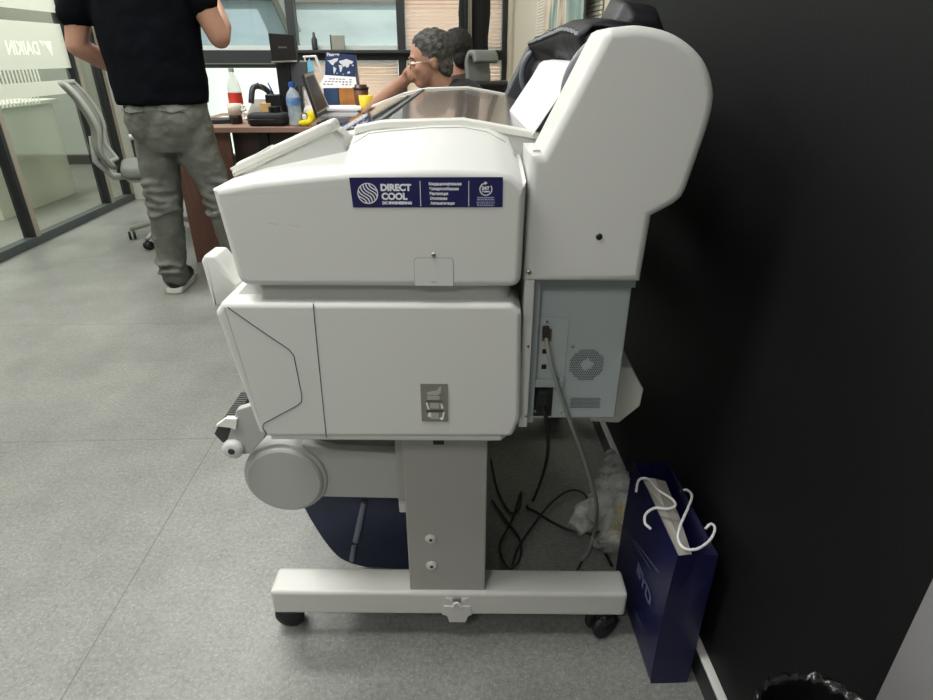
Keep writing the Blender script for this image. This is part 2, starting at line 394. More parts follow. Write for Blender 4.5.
for a, b in zip(mull[:-1], mull[1:]):
    g = obj('glass_pane', MB().box(XL-.018, XL-.010, b+.035, a-.035, .055, 2.65), GP, w_left)
    if a > 5: continue
    q = MB()
    for z0, z1 in bands: q.add([(XL-.008, b+.036, z0), (XL-.008, a-.036, z0), (XL-.008, a-.036, z1), (XL-.008, b+.036, z1)], [(0, 1, 2, 3)])
    y = b+.05
    while y < b+.55:
        for (z0, z1, f) in ((.938, 1.012, 1), (.81, .852, .86)):
            if y < b+.55*f: q.add([(XL-.008, y, z0), (XL-.008, y+.018, z0), (XL-.008, y+.018, z1), (XL-.008, y, z1)], [(0, 1, 2, 3)])
        y += .036
    obj('frosted_film', q, FROST, g)
INK_P = mat('white vinyl lettering', (246, 252, 236), .5, emit=.25)  # faint glow added to the vinyl, which is no lamp
RX = (pi/2, 0, -pi/2)
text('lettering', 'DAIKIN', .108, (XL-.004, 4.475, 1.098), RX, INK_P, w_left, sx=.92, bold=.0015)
lg = MB()
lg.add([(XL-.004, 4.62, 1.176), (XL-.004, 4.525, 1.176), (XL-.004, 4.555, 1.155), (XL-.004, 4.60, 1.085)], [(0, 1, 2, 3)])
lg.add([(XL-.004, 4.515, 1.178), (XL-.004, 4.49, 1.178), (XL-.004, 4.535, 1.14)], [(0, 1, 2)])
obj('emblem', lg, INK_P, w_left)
# meeting room behind the glass
YM = 7.05
struct('floor_meeting', MB().box(-6.2, XL-.05, YB+.15, YM+.1, -.1, 0), MATS['grey vinyl tile'])
struct('ceiling_meeting', MB().box(-6.2, XL+.1, YB+.15, YM+.1, ZC, ZC+.1), CEIL)
MW = mat('meeting room wall', (140, 142, 132), .8)
struct('wall_meeting_side', MB().box(-6.3, -6.2, YF, YM+.1, 0, ZC), MW)
struct('wall_meeting_far', MB().box(-6.2, XL, YM, YM+.1, 0, ZC), MW)
struct('wall_meeting_inner', MB().box(XL-.05, XL+.05, YB+.12, YM, 0, ZC), MW)
struct('trim_meeting', MB().box(-6.2, XL-.06, YM-.02, YM, 0, .1), mat('dark skirting', (70, 70, 64), .6))
t = thing('meeting_table', 'white slab-sided meeting table behind the glass partition', 'table', (-3.8, 5, 0))
WG = mat('white table board', (212, 216, 202), .5)
obj('side_panel', MB().box(-3.29, -3.25, 4.5, 5.48, 0, .74), WG, t, bev=.003)
obj('tabletop', MB().box(-5.2, -3.21, 4.45, 5.5, .74, .77), WG, t, bev=.005)
obj('side_panel', MB().box(-5.15, -5.11, 4.5, 5.48, 0, .74), WG, t, bev=.003)

# ------------------------------------------------------------------ the plotter
def round_poly(prof, rad, n=5):
    out = []; m = len(prof)
    for i, p in enumerate(prof):
        r = rad[i] if isinstance(rad, (list, tuple)) else rad
        p = Vector(p); a = Vector(prof[i-1])-p; b = Vector(prof[(i+1) % m])-p
        if r <= 0: out.append(tuple(p)); continue
        la, lb = a.length, b.length; a.normalize(); b.normalize(); ang = a.angle(b)
        d = min(r/math.tan(ang/2), la*.48, lb*.48); q0, q1 = p+a*d, p+b*d
        for k in range(n+1):
            u = k/n; out.append(tuple(q0*(1-u)**2+p*2*u*(1-u)+q1*u*u))
    return out
def inset(prof, r):
    m = len(prof); area = sum(prof[i][0]*prof[(i+1) % m][1]-prof[(i+1) % m][0]*prof[i][1] for i in range(m)); sg = 1 if area > 0 else -1; out = []
    for i in range(m):
        a = (Vector(prof[i])-Vector(prof[i-1])); b = (Vector(prof[(i+1) % m])-Vector(prof[i]))
        if a.length < 1e-7: a = b
        if b.length < 1e-7: b = a
        na = Vector((-a.y, a.x)).normalized()*sg; nb = Vector((-b.y, b.x)).normalized()*sg
        h = (na+nb); h = h.normalized() if h.length > 1e-6 else na
        c = max(.5, h.dot(na)); q = Vector(prof[i])+h*(r/c); out.append((q.x, q.y))
    return out
def rprism(mb, prof, y0, y1, r, n=5, back=True):
    rings = []
    for k in range(n+1):
        a = pi/2*k/n; rings.append([(p[0], y0+r*(1-sin(a)), p[1]) for p in inset(prof, r*(1-cos(a)) if False else r*(1-sin(a+0)) if False else r*(1-sin(a)))] if False else [(p[0], y0+r*(1-sin(pi/2-a)), p[1]) for p in inset(prof, r*(1-cos(pi/2-a)) if False else r*(1-sin(a)))])
    if back:
        for k in range(n, -1, -1):
            a = pi/2*k/n; rings.append([(p[0], y1-r*(1-cos(a)), p[1]) for p in inset(prof, r*(1-sin(a)))])
    else: rings.append([(p[0], y1, p[1]) for p in prof])
    return mb.loft(rings)
def weighted(o):
    k = o.modifiers.new('normals', 'WEIGHTED_NORMAL'); k.keep_sharp = True; k.weight = 100
    return o
PB = Vector((-.045, 1.37, 0))
plt = thing('large_format_printer', 'large pale grey wide format plotter printer on wheeled stand in the middle of the office', 'printer', PB, plotter=True)

# upper side cover, domed on top
topA = [(-.341, .935), (-.333, .943), (-.284, .952), (-.198, .961), (-.146, .965), (-.06, .967), (-.022, .967), (.024, .965), (.052, .960), (.066, .948), (.070, .93)]
D = [(-.345, .0), (-.333, .004), (-.284, .012), (-.176, .026), (-.15, .034), (-.06, .039), (-.014, .040), (.024, .037), (.055, .030), (.07, .018)]
def lerp(tab, x):
    if x <= tab[0][0]: return tab[0][1]
    for (a, va), (b, vb) in zip(tab, tab[1:]):
        if x <= b: return va+(vb-va)*(x-a)/(b-a)
    return tab[-1][1]
up = round_poly([(-.341, .940), (-.326, .805), (.069, .805), (.0705, .95)] + [p for p in topA[::-1][1:-1]], [0, .02, .018]+[0]*10, 6)
up = [(x*1.012, 1.1+(z-1.1)*1.006) for x, z in up]
rings = []
R_ = .011
for k in range(7):
    a = pi/2*k/6; rings.append([(p[0], .80+R_*(1-sin(a)) if False else .80+R_*(1-cos(a)), p[1]) for p in inset(up, R_*(1-sin(a)))])
for y in (.83, .85, .87, .89, .91, .93, .95):
    u = (y-.811)/(.95-.811); u = sin(u*pi/2)
    rings.append([(p[0], y, p[1]+lerp(D, p[0])*u*max(0, min(1, (p[1]-.925)/.03))) for p in up])
uc = weighted(obj('upper_cover', MB().loft(rings), PLASTIC, plt, smooth=True))
try: uc.data.set_sharp_from_angle(angle=radians(50))
except Exception: pass
main = [(-.343, .93), (-.298, .957), (-.205, .990), (-.166, .998), (-.133, 1.004), (-.014, 1.007), (.03, 1.0), (.118, .985), (.118, .81), (-.32, .81)]
obj('main_cover', MB().prism(main, .948, 1.95), PLASTIC, plt, bev=.004)
# seam of the flat panel on the dome
def dome(x, y):
    u = sin(min(1, (y-.811)/(.95-.811))*pi/2); return lerp([(p[0], p[1]) for p in topA], x)+lerp(D, x)*u
obj('panel_seam', MB().tube([(x, y, dome(x, y)+.0002) for x, y in ((-.172, .89), (-.160, .905), (-.150, .918), (-.12, .922), (-.06, .922), (-.014, .922), (.02, .915), (.045, .90), (.062, .88))], .0005, 6), mat('soft seam', (150, 151, 148), .7), plt)
# white frame, dark windows
def strip(prof, t0, t1):            # a band lying on an outline
    return [(x, z+t1) for x, z in prof]+[(x, z+t0) for x, z in prof[::-1]]
topw = [(-.150, 1.001), (-.133, 1.004), (-.014, 1.007), (.03, 1.0), (.116, .985)]
frontw = [(-.276, .9655), (-.205, .990), (-.166, .998), (-.152, 1.0005)]
obj('window_surround', MB().prism(strip([(-.176, .996)]+topw, -.004, .007), .944, .972), PLASTIC_W, plt, bev=.002)
obj('window_surround', MB().prism(strip([(-.30, .956)]+frontw[1:]+topw, -.004, .007), 1.915, 1.95), PLASTIC_W, plt, bev=.002)
SMOKE = mat('smoked window', (104, 94, 90), .18, var=.06, vscale=3, coat=.3)
SMOKE2 = mat('dark front window', (34, 36, 44), .06, coat=.5)
obj('top_window', MB().prism(strip([(-.140, 1.0028), (-.014, 1.007), (.03, 1.0), (.112, .986)], -.004, .003), .973, 1.914), SMOKE, plt, bev=.001)
obj('front_window', MB().prism(strip(frontw, -.004, .003), .99, 1.914), SMOKE2, plt, bev=.001)
obj('window_rail', MB().prism(strip([(-.152, 1.0005), (-.141, 1.003)], -.002, .006), .973, 1.914), DGREY, plt)
# tilting operation panel at the near front corner
a_, b_ = Vector((-.342, .951)), Vector((-.186, 1.016)); d_ = (b_-a_).normalized(); n_ = Vector((-d_.y, d_.x))
q = [a_-n_*.009, b_-n_*.009, b_+n_*.007, a_+d_*.016+n_*.007, a_+d_*.002-n_*.001]
op = obj('lid_edge_bar', rprism(MB(), round_poly([tuple(p) for p in q], [.004, .0075, .0075, .014, .004]), .865, .892, .005), PLASTIC_W, plt, smooth=True)
obj('panel_edge', MB().prism([tuple(a_+d_*.003+n_*.004), tuple(a_+d_*.07+n_*.0085), tuple(a_+d_*.07+n_*.005), tuple(a_+d_*.003)], .866, .885), PLASTIC_W, op, bev=.001)
obj('hinge_cap', MB().lathe([(.0, -.001), (.0035, -.001), (.0045, 0), (.0045, .006)], (b_.x-.008, .8645, b_.y-.004), 'Y', 16), PLASTIC, op)
obj('panel_housing', MB().prism([(-.341, .940), (-.192, 1.006), (-.176, .992), (-.172, .955), (-.338, .92)], .867, .935), PLASTIC, plt, bev=.004)
# flap, screw, marks on the side
fl = [(-.080, .8065), (-.080, .847), (-.026, .847), (-.026, .8065)]
fp = round_poly(fl, [0, .006, .006, 0], 4)
obj('flap_gap', MB().prism(inset(fp, -.0004), .7997, .803), SEAM, plt)
obj('access_flap', MB().prism(fp, .7994, .803), PLASTIC, plt)
obj('flap_catch', MB().prism([(-.059, .8135), (-.049, .8135), (-.053, .8115)], .7989, .80), PLASTIC_D, plt)
def screw(c, r, m=STEEL, par=plt):
    sc = obj('screw', MB().lathe([(0, -.0016), (r*.35, -.0018), (r*.8, -.0012), (r, 0), (r, .002)], c, 'Y', 16), m, par, smooth=True)
    obj('screw_slot', MB().box(c[0]-r*.6, c[0]+r*.6, c[1]-.002, c[1]-.0012, c[2]-r*.12, c[2]+r*.12).box(c[0]-r*.12, c[0]+r*.12, c[1]-.002, c[1]-.0012, c[2]-r*.6, c[2]+r*.6), BLACK, sc)
screw((-.053, .7995, .8515), .0034)
for i, pl in enumerate(([(-.274, .895), (-.262, .8935)], [(-.248, .893), (-.232, .8905)])):
    obj('scuff_mark', MB().tube([(x, .8, z) for x, z in pl], .0004, 5), PLASTIC_D, plt)

# lower body
low = round_poly([(-.369, .763), (-.357, .779), (.058, .779), (.072, .765), (.077, .585), (.066, .549), (-.329, .5465), (-.337, .556)], [.01, .008, .012, .01, .02, .012, .003, .003])
low = [(x*1.011, z) for x, z in low]
lc = weighted(obj('lower_cover', rprism(MB(), low, .80, 1.93, .009), PLASTIC, plt, smooth=True))
try: lc.data.set_sharp_from_angle(angle=radians(50))
except Exception: pass
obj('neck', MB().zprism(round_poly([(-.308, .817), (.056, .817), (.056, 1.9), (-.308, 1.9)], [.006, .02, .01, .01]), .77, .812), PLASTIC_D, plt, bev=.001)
obj('slanted_ledge', MB().prism([(-.352, .777), (-.308, .777), (-.308, .806), (-.322, .806)], .835, 1.9), PLASTIC, plt, bev=.002)
def seam(name, pts, r=.0007, y=.7998): return obj(name, MB().tube([(x, y, z) for x, z in pts], r, 6), SEAM, plt)
seam('door_seam', [(-.352, .7725), (-.312, .738), (-.272, .705), (-.266, .695), (-.2625, .625), (-.2645, .614), (-.274, .606), (-.329, .574), (-.3325, .566), (-.328, .556), (-.333, .546)])
seam('cover_seam', [(-.2275, .779), (-.2285, .75), (-.2325, .547)])
obj('bottom_tray', MB().box(-.325, .05,   .806, 1.9, .538, .548), PLASTIC, plt, bev=.003)
obj('tray_corner', MB().zprism(round_poly([(-.0, .808), (.062, .808), (.062, .9), (-.0, .9)], [.0, .03, .01, 0]), .537, .552), PLASTIC, plt, bev=.002)
# pictogram label
pic = obj('instruction_label', MB().box(-.078, -.0365, .7985, .80, .580, .648), mat('grey label', (128, 128, 118), .5), plt)
pm, pw, pd = MB(), MB(), MB()
pm.prism([(-.068, .633), (-.052, .636), (-.049, .643), (-.046, .643), (-.047, .633), (-.052, .628), (-.068, .629)], .798, .7986).prism([(-.068, .620), (-.049, .620), (-.049, .627), (-.068, .627)], .798, .7986)
pm.prism([(-.064, .604), (-.050, .604), (-.050, .614), (-.064, .614)], .798, .7986).prism([(-.064, .585), (-.051, .585), (-.051, .596), (-.064, .596)], .798, .7986)
pw.prism([(-.0705, .614), (-.0685, .615), (-.066, .607), (-.065, .602), (-.068, .603)], .7978, .7986).prism([(-.0475, .614), (-.045, .611), (-.043, .605), (-.047, .604)], .7978, .7986)
pw.prism([(-.069, .590), (-.066, .597), (-.063, .596), (-.063, .588)], .7978, .7986).prism([(-.047, .583), (-.044, .584), (-.0415, .597), (-.0445, .597), (-.0455, .589), (-.050, .586)], .7978, .7986)
for z in (.617, .600, .598): pd.box(-.070, -.044, .7979, .7986, z, z+.0012)
obj('pictogram', pm, mat('pale label ink', (172, 172, 164), .5), pic); obj('pictogram_highlight', pw, WHITE, pic); obj('pictogram_line', pd, mat('dark label ink', (70, 70, 66), .6), pic)

# blue company sticker on the upper cover
st = obj('company_sticker', MB().add([(-.1605, .7993, .9555), (.040, .7993, .9565), (.0405, .7993, .9175), (-.1585, .7993, .9165), (-.1605, .80, .9555), (.040, .80, .9565), (.0405, .80, .9175), (-.1585, .80, .9165)], [(0, 1, 2, 3), (7, 6, 5, 4), (0, 4, 5, 1), (2, 6, 7, 3), (1, 5, 6, 2), (0, 3, 7, 4)]), NAVY, plt, label='dark blue sticker with white lettering')
TX = (pi/2, 0, 0); ys = .7990
text('lettering', 'DIRECT', .0118, (-.1205, ys, .9390), TX, INK_W, st, sx=1.0, bold=.0006)
text('lettering', 'COOL', .0118, (-.1195, ys, .9275), TX, INK_W, st, sx=1.0, bold=.0006)
text('lettering', 'DC ENGINEERING', .0048, (-.1190, ys, .9212), TX, INK_W, st, sx=1.0, bold=.0003)
for i, w in enumerate(('Кондиционирование', 'Холодоснабжение', 'Вентиляция', 'Отопление', 'Автоматизация')):
    text('lettering', w, .0050, (-.0570+.0005*i, ys, .9461-.0063*i), TX, INK_W, st, sx=.86, bold=.00022)
for x in (-.0685, -.0048): obj('divider_line', MB().box(x, x+.0008, ys-.0001, ys+.0004, .9185, .9515), INK_W, st)
# wave emblem: a disc of curving stripes
em = MB(); cx, cz, R0 = -.1375, .9352, .0137
def ringpoly(cx, cz, r0, r1, a0=0, a1=2*pi, n=40):
    v = []; f = []
    for i in range(n+1):
        a = a0+(a1-a0)*i/n
        v += [(cx+r0*cos(a), ys, cz+r0*sin(a)), (cx+r1*cos(a), ys, cz+r1*sin(a))]
    for i in range(n): f.append((2*i, 2*i+1, 2*i+3, 2*i+2))
    return v, f
em.add(*ringpoly(cx, cz, R0-.0013, R0))
for k in (-2.5, -1.5, -.5, .5, 1.5, 2.5):
    v = []; n = 26
    for i in range(n+1):
        u = -1+2*i/n; s = u*R0*1.02
        off = k*.0041+.0024*sin(u*3.2)
        ang = radians(58)
        for w in (-.00085, .00085):
            x = s*cos(-ang)-(off+w)*sin(-ang); z = s*sin(-ang)+(off+w)*cos(-ang)
            rr = math.hypot(x, z); lim = R0-.0007
            if rr > lim: x, z = x*lim/rr, z*lim/rr
            v.append((cx+x, ys, cz+z))
    em.add(v, [(2*i, 2*i+1, 2*i+3, 2*i+2) for i in range(n)])
obj('wave_emblem', em, INK_W, st)
ar = MB(); ax, az = .0180, .9410
ar.add(*ringpoly(ax, az, .0072, .0085, radians(100), radians(395)))
ar.add([(ax-.0018, ys, az+.0103), (ax+.0022, ys, az+.0080), (ax-.0018, ys, az+.0053)], [(0, 1, 2)])
obj('circle_arrow', ar, INK_W, st)
text('lettering', '24/7', .0058, (ax-.0005, ys, az-.0005), TX, INK_W, st, 'CENTER', .95, bold=.0003)
text('lettering', 'сервис', .0030, (ax, ys, az-.0038), TX, INK_W, st, 'CENTER', 1.0, bold=.0002)
tr = MB()
for j, (z, w) in enumerate(((.9292, .022), (.9266, .0225), (.9236, .024), (.9212, .0235), (.9190, .022))):
    x = ax-w/2
    while x < ax+w/2:
        l = random.uniform(.0012, .0034); tr.box(x, min(x+l, ax+w/2), ys-.0001, ys+.0003, z, z+(.0016 if j < 2 else .0010)); x += l+.0007
obj('small_print', tr, mat('pale blue ink', (170, 176, 214), .6), st)

# roll cover end caps and the dark roll cover between
def capprof():
    arc = smooth_path([(.166, 1.1285, 0), (.200, 1.1305, 0), (.243, 1.121, 0), (.280, 1.096, 0), (.300, 1.062, 0), (.3025, 1.030, 0), (.295, .985, 0), (.286, .940, 0)], 5)
    return [(.0735, .808), (.0735, .985), (.0905, .985), (.155, 1.118), (.159, 1.125)]+[(p.x, p.y) for p in arc]+[(.282, .928), (.272, .918), (.2445, .902), (.241, .808)]
def grow(prof, k): return [(x*k, 1.1+(z-1.1)*k) for x, z in prof]
CP = capprof(); CPW = grow(CP, 1.013)
cap = weighted(obj('end_cap', rprism(MB(), CPW, .820, .935, .013), PLASTIC, plt, smooth=True))
try: cap.data.set_sharp_from_angle(angle=radians(55))
except Exception: pass
screw((.0815, .8205, .8195), .0042); screw((.177, .8195, .872), .0048, BLACK)
obj('latch', MB().box(.080, .090, .830, .87, .981, .9868), PLASTIC_W, plt, bev=.001)
CPF = [p for p in CP if p[1] > .9]
obj('end_cap', MB().prism(CP, 1.865, 1.95), mat('mid grey cap', (72, 76, 82), .4), plt, bev=.006, label='dark grey inner end cap')
DG2 = mat('satin charcoal plastic', (104, 108, 114), .35)
for yy, rr in ((.937, .078), (1.835, .075)):
    pts = [(.212+rr*cos(2*pi*k/48), yy, 1.048+rr*sin(2*pi*k/48)) for k in range(49)]
    obj('flange_ring', MB().tube(pts, .0085, 10, caps=False), DG2, plt, smooth=True)
obj('roll_core', MB().lathe([(0, .94), (.05, .94), (.05, 1.86), (0, 1.86)], (.212, 0, 1.048), 'Y', 28), mat('matte black roll', (14, 15, 17), .7), plt, smooth=True)
cov = [p for p in CP if p[0] > .15 and p[1] > .93]
outer = inset(CP, .002); oi = [outer[i] for i, p in enumerate(CP) if p[0] > .15 and p[1] > .935]; ii = [inset(CP, .008)[i] for i, p in enumerate(CP) if p[0] > .15 and p[1] > .935]
rc = obj('roll_cover', MB().prism(oi+ii[::-1], .936, 1.864), mat('glossy charcoal cover', (30, 33, 40), .22, coat=.4), plt)
obj('inner_flap', MB().prism([(.158, 1.117), (.162, 1.121), (.196, 1.062), (.192, 1.060)], .945, 1.862), mat('slate plastic', (18, 20, 25), .6), rc)
obj('rear_guide', MB().prism([(.235, .572), (.302, .572), (.314, .550), (.330, .524), (.328, .486), (.291, .447), (.235, .45)], 1.0, 1.88), PLASTIC_W, plt, bev=.003)

# electronics box at the back
obj('side_rail', MB().box(.0765, .0915, .824, .90, .553, .806), PLASTIC, plt, bev=.002)
screw((.088, .8235, .575), .0026); screw((.0865, .8235, .70), .0018, BLACK)
eb = obj('electronics_box', MB().box(.094, .243, .860, 1.86, .548, .812), METAL_BOX, plt, bev=.003)
obj('box_top_lip', MB().box(.0935, .245, .850, .861, .786, .812), mat('blue grey lip', (146, 156, 158), .45), eb)  # narrow, darker lip along the top of the box
obj('box_flange', MB().box(.0935, .103, .846, .861, .548, .80), METAL_BOX, eb, bev=.001)
obj('port_plate', MB().box(.104, .152, .8585, .861, .625, .732), mat('lighter sheet metal', (178, 187, 187), .4), eb, bev=.0008)
obj('cable_shelf', MB().box(.101, .150, .850, .861, .613, .627), METAL_BOX, eb, bev=.001)
obj('socket_dark_plate', MB().box(.1045, .135, .8588, .861, .553, .612), BLACK, eb)  # flat plate; the shade of the socket recess is painted black
for z in (.675, .647): obj('port', MB().box(.113, .121, .8575, .86, z-.004, z+.004), BLACK, eb)
obj('network_port', MB().box(.111, .1255, .856, .86, .694, .714), mat('brass port', (120, 104, 52), .35, metal=.7), eb)
screw((.161, .8595, .683), .0028); screw((.1175, .858, .727), .0022); screw((.151, .8595, .560), .0025); screw((.106, .8455, .570), .0022)
HOLE = mat('grille hole', (58, 66, 68), .8)
def holes(name, inside, x0, x1, z0, z1, st, r):
    g = MB(); z = z0; k = 0
    while z <= z1:
        x = x0+(st/2 if k % 2 else 0)
        while x <= x1:
            if inside(x, z): g.add([(x+r*cos(pi/3*i), .8594, z+r*sin(pi/3*i)) for i in range(6)], [tuple(range(6))])
            x += st
        z += st*.87; k += 1
    obj(name, g, HOLE, eb)
def octr(x, z):
    x, z = abs(x-.186), abs(z-.6505); return max(x, z, (x+z)*.7071) < .0275 and x+z > .0125
holes('fan_grille', octr, .156, .216, .62, .68, .0036, .0013)
holes('vent_grille', lambda x, z: True, .166, .2145, .5695, .588, .0030, .0011)

# front output guide, guide roller, take-up unit
obj('output_guide', rprism(MB(), round_poly([(-.418, .813), (-.411, .823), (-.393, .823), (-.387, .814), (-.366, .775), (-.380, .745), (-.412, .735)], [.006, .006, .008, .01, .005, .01, .005]), .885, .935, .006), PLASTIC, plt, smooth=True)
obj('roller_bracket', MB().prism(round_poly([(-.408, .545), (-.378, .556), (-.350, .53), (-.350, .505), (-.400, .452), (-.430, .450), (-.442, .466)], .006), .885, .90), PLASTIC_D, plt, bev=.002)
grm = MB()
for k in range(16): grm.lathe([(.0, 0), (.021, 0), (.021, .004), (.0165, .0045), (.0165, .0075), (0, .0075)], (-.437, .89+k*.0075, .492), 'Y', 6)
obj('guide_roller', grm, mat('ribbed dark rubber', (60, 62, 60), .5), plt)
obj('roller_bar', MB().lathe([(0, 1.01), (.012, 1.01), (.012, 1.88), (0, 1.88)], (-.437, 0, .492), 'Y', 16), STEEL, plt, smooth=True)
obj('roller_plate', MB().prism([(-.448, .515), (-.428, .530), (-.408, .530), (-.414, .508), (-.425, .512)], .880, .89), WHITE, plt)
rk = obj('roller_end_cap', MB().lathe([(0, .874), (.006, .8725), (.014, .873), (.0185, .878), (.0185, .889), (0, .889)], (-.426, 0, .466), 'Y', 24), PLASTIC, plt, smooth=True)
obj('cap_socket', MB().lathe([(0, .8718), (.006, .8718), (.007, .8735), (0, .874)], (-.426, 0, .466), 'Y', 16), DGREY, rk)
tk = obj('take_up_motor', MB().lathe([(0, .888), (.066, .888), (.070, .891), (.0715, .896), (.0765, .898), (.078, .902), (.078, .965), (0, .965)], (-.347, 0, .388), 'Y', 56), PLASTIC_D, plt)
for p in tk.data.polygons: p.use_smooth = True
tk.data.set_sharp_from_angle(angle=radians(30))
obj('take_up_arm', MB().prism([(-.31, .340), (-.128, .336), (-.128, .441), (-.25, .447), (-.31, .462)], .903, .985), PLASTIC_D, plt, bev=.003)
obj('arm_channel', MB().box(-.30, -.14, .925, .99, .441, .478), mat('dull steel channel', (120, 121, 118), .5), plt, bev=.002)
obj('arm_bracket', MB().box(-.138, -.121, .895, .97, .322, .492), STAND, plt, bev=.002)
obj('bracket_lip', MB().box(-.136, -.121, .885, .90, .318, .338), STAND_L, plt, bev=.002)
CL = mat('navy basket cloth', (42, 50, 74), .55, var=.35, vscale=4)
cl = smooth_path([(-.368, .34, 0), (-.362, .25, 0), (-.343, .18, 0), (-.316, .115, 0), (-.290, .078, 0), (-.255, .060, 0), (-.22, .054, 0), (-.12, .052, 0), (-.02, .07, 0), (.0, .2, 0), (.0, .34, 0)], 6)
obj('media_basket', MB().prism([(p.x, p.y) for p in cl], 1.0, 1.86), CL, plt, bev=.004)
obj('basket_streak', MB().tube([tuple(pat(364, 502, Y=.996)), tuple(pat(356, 541, Y=.996))], [.006, .0075], 10), mat('pale basket streak', (120, 126, 140), .5), plt)  # slim pale streak set against the near end of the basket cloth
obj('basket_streak', MB().tube([tuple(pat(354, 546, Y=.997)), tuple(pat(352, 560, Y=.997))], [.0055, .0065], 10), MATS['pale basket streak'], plt)
obj('basket_bar', MB().box(-.33, -.13, 1.86, 1.9, .33, .36), STAND, plt)

# wheeled stand: two posts, two feet, four casters
for y0 in (.8675, 1.72):
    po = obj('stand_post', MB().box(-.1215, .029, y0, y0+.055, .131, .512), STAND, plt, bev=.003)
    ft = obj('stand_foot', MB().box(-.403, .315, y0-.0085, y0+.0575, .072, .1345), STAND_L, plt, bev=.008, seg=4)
    for x, dy, tw in ((-.388, .012, 0), (.272, -.012, .5)):
        cy = y0+.026+dy; cs = obj('caster', MB().lathe([(0, .05), (.014, .05), (.016, .060), (.016, .076), (0, .076)], (x, cy, 0), 'Z', 16), BLACK, plt)
        Mz = Matrix.Rotation(tw, 3, 'Z')
        for sd in (-1, 1):
            w = MB().lathe([(0, -.009), (.020, -.009), (.0295, -.006), (.0315, 0), (.0295, .006), (.020, .009), (0, .009)], (0, 0, 0), 'Y', 28)
            w.v = [Mz @ (v+Vector((.004, sd*.0125, .0315)))+Vector((x, cy, 0)) for v in w.v]
            obj('wheel', w, RUBBER, cs, smooth=True)
        h = MB().box(-.012, .022, -.0235, .0235, .038, .068); h.v = [Mz @ v+Vector((x, cy, 0)) for v in h.v]
        obj('caster_fork', h, BLACK, cs, bev=.008)
    if y0 < 1:
        for z in (.270, .201):
            bo = obj('bolt', MB().lathe([(0, -.004), (.008, -.004), (.0115, -.0015), (.0115, 0), (0, 0)], (-.076, y0, z), 'Y', 20), STAND_L, po, smooth=True)
            obj('bolt_socket', MB().lathe([(0, -.0046), (.0036, -.0046), (.0036, -.004), (0, -.004)], (-.076, y0, z), 'Y', 6), BLACK, bo)
        obj('post_clip', MB().box(-.066, -.047, y0-.004, y0+.002, .490, .503).box(-.060, -.053, y0-.004, y0+.002, .50, .508), BLACK, po)
        obj('post_lip', MB().box(-.148, .036, y0-.006, y0+.06, .500, .508), STAND_L, po, bev=.001)
        obj('foot_bracket', MB().prism([(-.058, .076), (-.048, .072), (-.043, .054), (-.010, .054), (-.004, .072), (.004, .076), (.0, .100), (-.054, .100)], y0-.011, y0+.02), STAND_L, ft, bev=.001)
        nb = MB(); nb.prism([(-.049, .122), (-.036, .122), (-.036, .111)], y0-.0095, y0-.005).prism([(-.003, .122), (-.018, .122), (-.018, .111)], y0-.0095, y0-.005)
        obj('bracket_rib', nb, WHITE, ft)
        obj('bracket_slot', MB().prism([(-.036, .122), (-.018, .122), (-.018, .108), (-.036, .108)], y0-.0085, y0-.005), STAND, ft)
        obj('bracket_hook', MB().tube([(-.036, y0-.0125, .100), (-.032, y0-.0125, .111), (-.027, y0-.0125, .112), (-.023, y0-.0125, .110), (-.019, y0-.0125, .100)], .0022, 6), WHITE, ft)
obj('stand_crossbar', MB().box(-.10, -.02, .92, 1.73, .40, .46), STAND, plt)

# black jacket lying along the rear cover
jk = thing('jacket', 'black jacket with a pale zip lying along the top of the rear roll cover', 'jacket', (.23, 1.4, 1.13), plotter=True)
JK = mat('black jacket cloth', (14, 15, 19), .6, bump=.35, bscale=28, spec=.3)
jr = []; zp = []
for i in range(25):
    u = i/24; y = 1.84-.88*u
    top = lerp([(0, 1.139), (.3, 1.144), (.55, 1.148), (.8, 1.151), (.92, 1.145), (1, 1.138)], u)+.003*noise.noise(Vector((0, u*9, 3)))
    fx_ = .156+.003*noise.noise(Vector((u*8, 1, 7))); lo = lerp([(0, 1.112), (.25, 1.108), (.5, 1.096), (.8, 1.078), (1, 1.075)], u)
    off = (1.1185-lo)*.48 if lo < 1.1185 else 0
    w_ = 1 if 0 < i < 24 else .9
    jr.append([(fx_+off-.004, y, lo), (fx_-.004, y, 1.120), (fx_-.003, y, top-.014), (fx_+.012, y, top), (.20, y, top+.003), (.255-.01*u, y, top-.003), (.297-.012*u, y, 1.122), (.309, y, 1.085), (.300, y, 1.085), (.285, y, 1.105), (.25, y, 1.128), (.20, y, 1.1335), (.168, y, 1.1315), (fx_+off+.006, y, lo+.004)])
    zp.append(Vector((fx_-.006, y, top-.016)))
obj('jacket_body', MB().loft(jr), JK, jk, smooth=True)
zm = MB(); zpath = smooth_path(zp, 4); k = 2
while k < len(zpath)-1:
    zm.obox(zpath[k]+Vector((-.001, 0, .003)), (.005, .006, .0046), Matrix.Rotation(0, 3, 'Y')); k += 4
zt = obj('zip', MB().tube([p+Vector((.003, 0, 0)) for p in zpath], .003, 6), mat('zip tape', (26, 27, 30), .8), jk, smooth=True)
zz_ = obj('zip_teeth', zm, mat('pale zip teeth', (200, 204, 208), .4, metal=.2), zt, label='pale metal zip teeth'); zz_['kind'] = 'stuff'
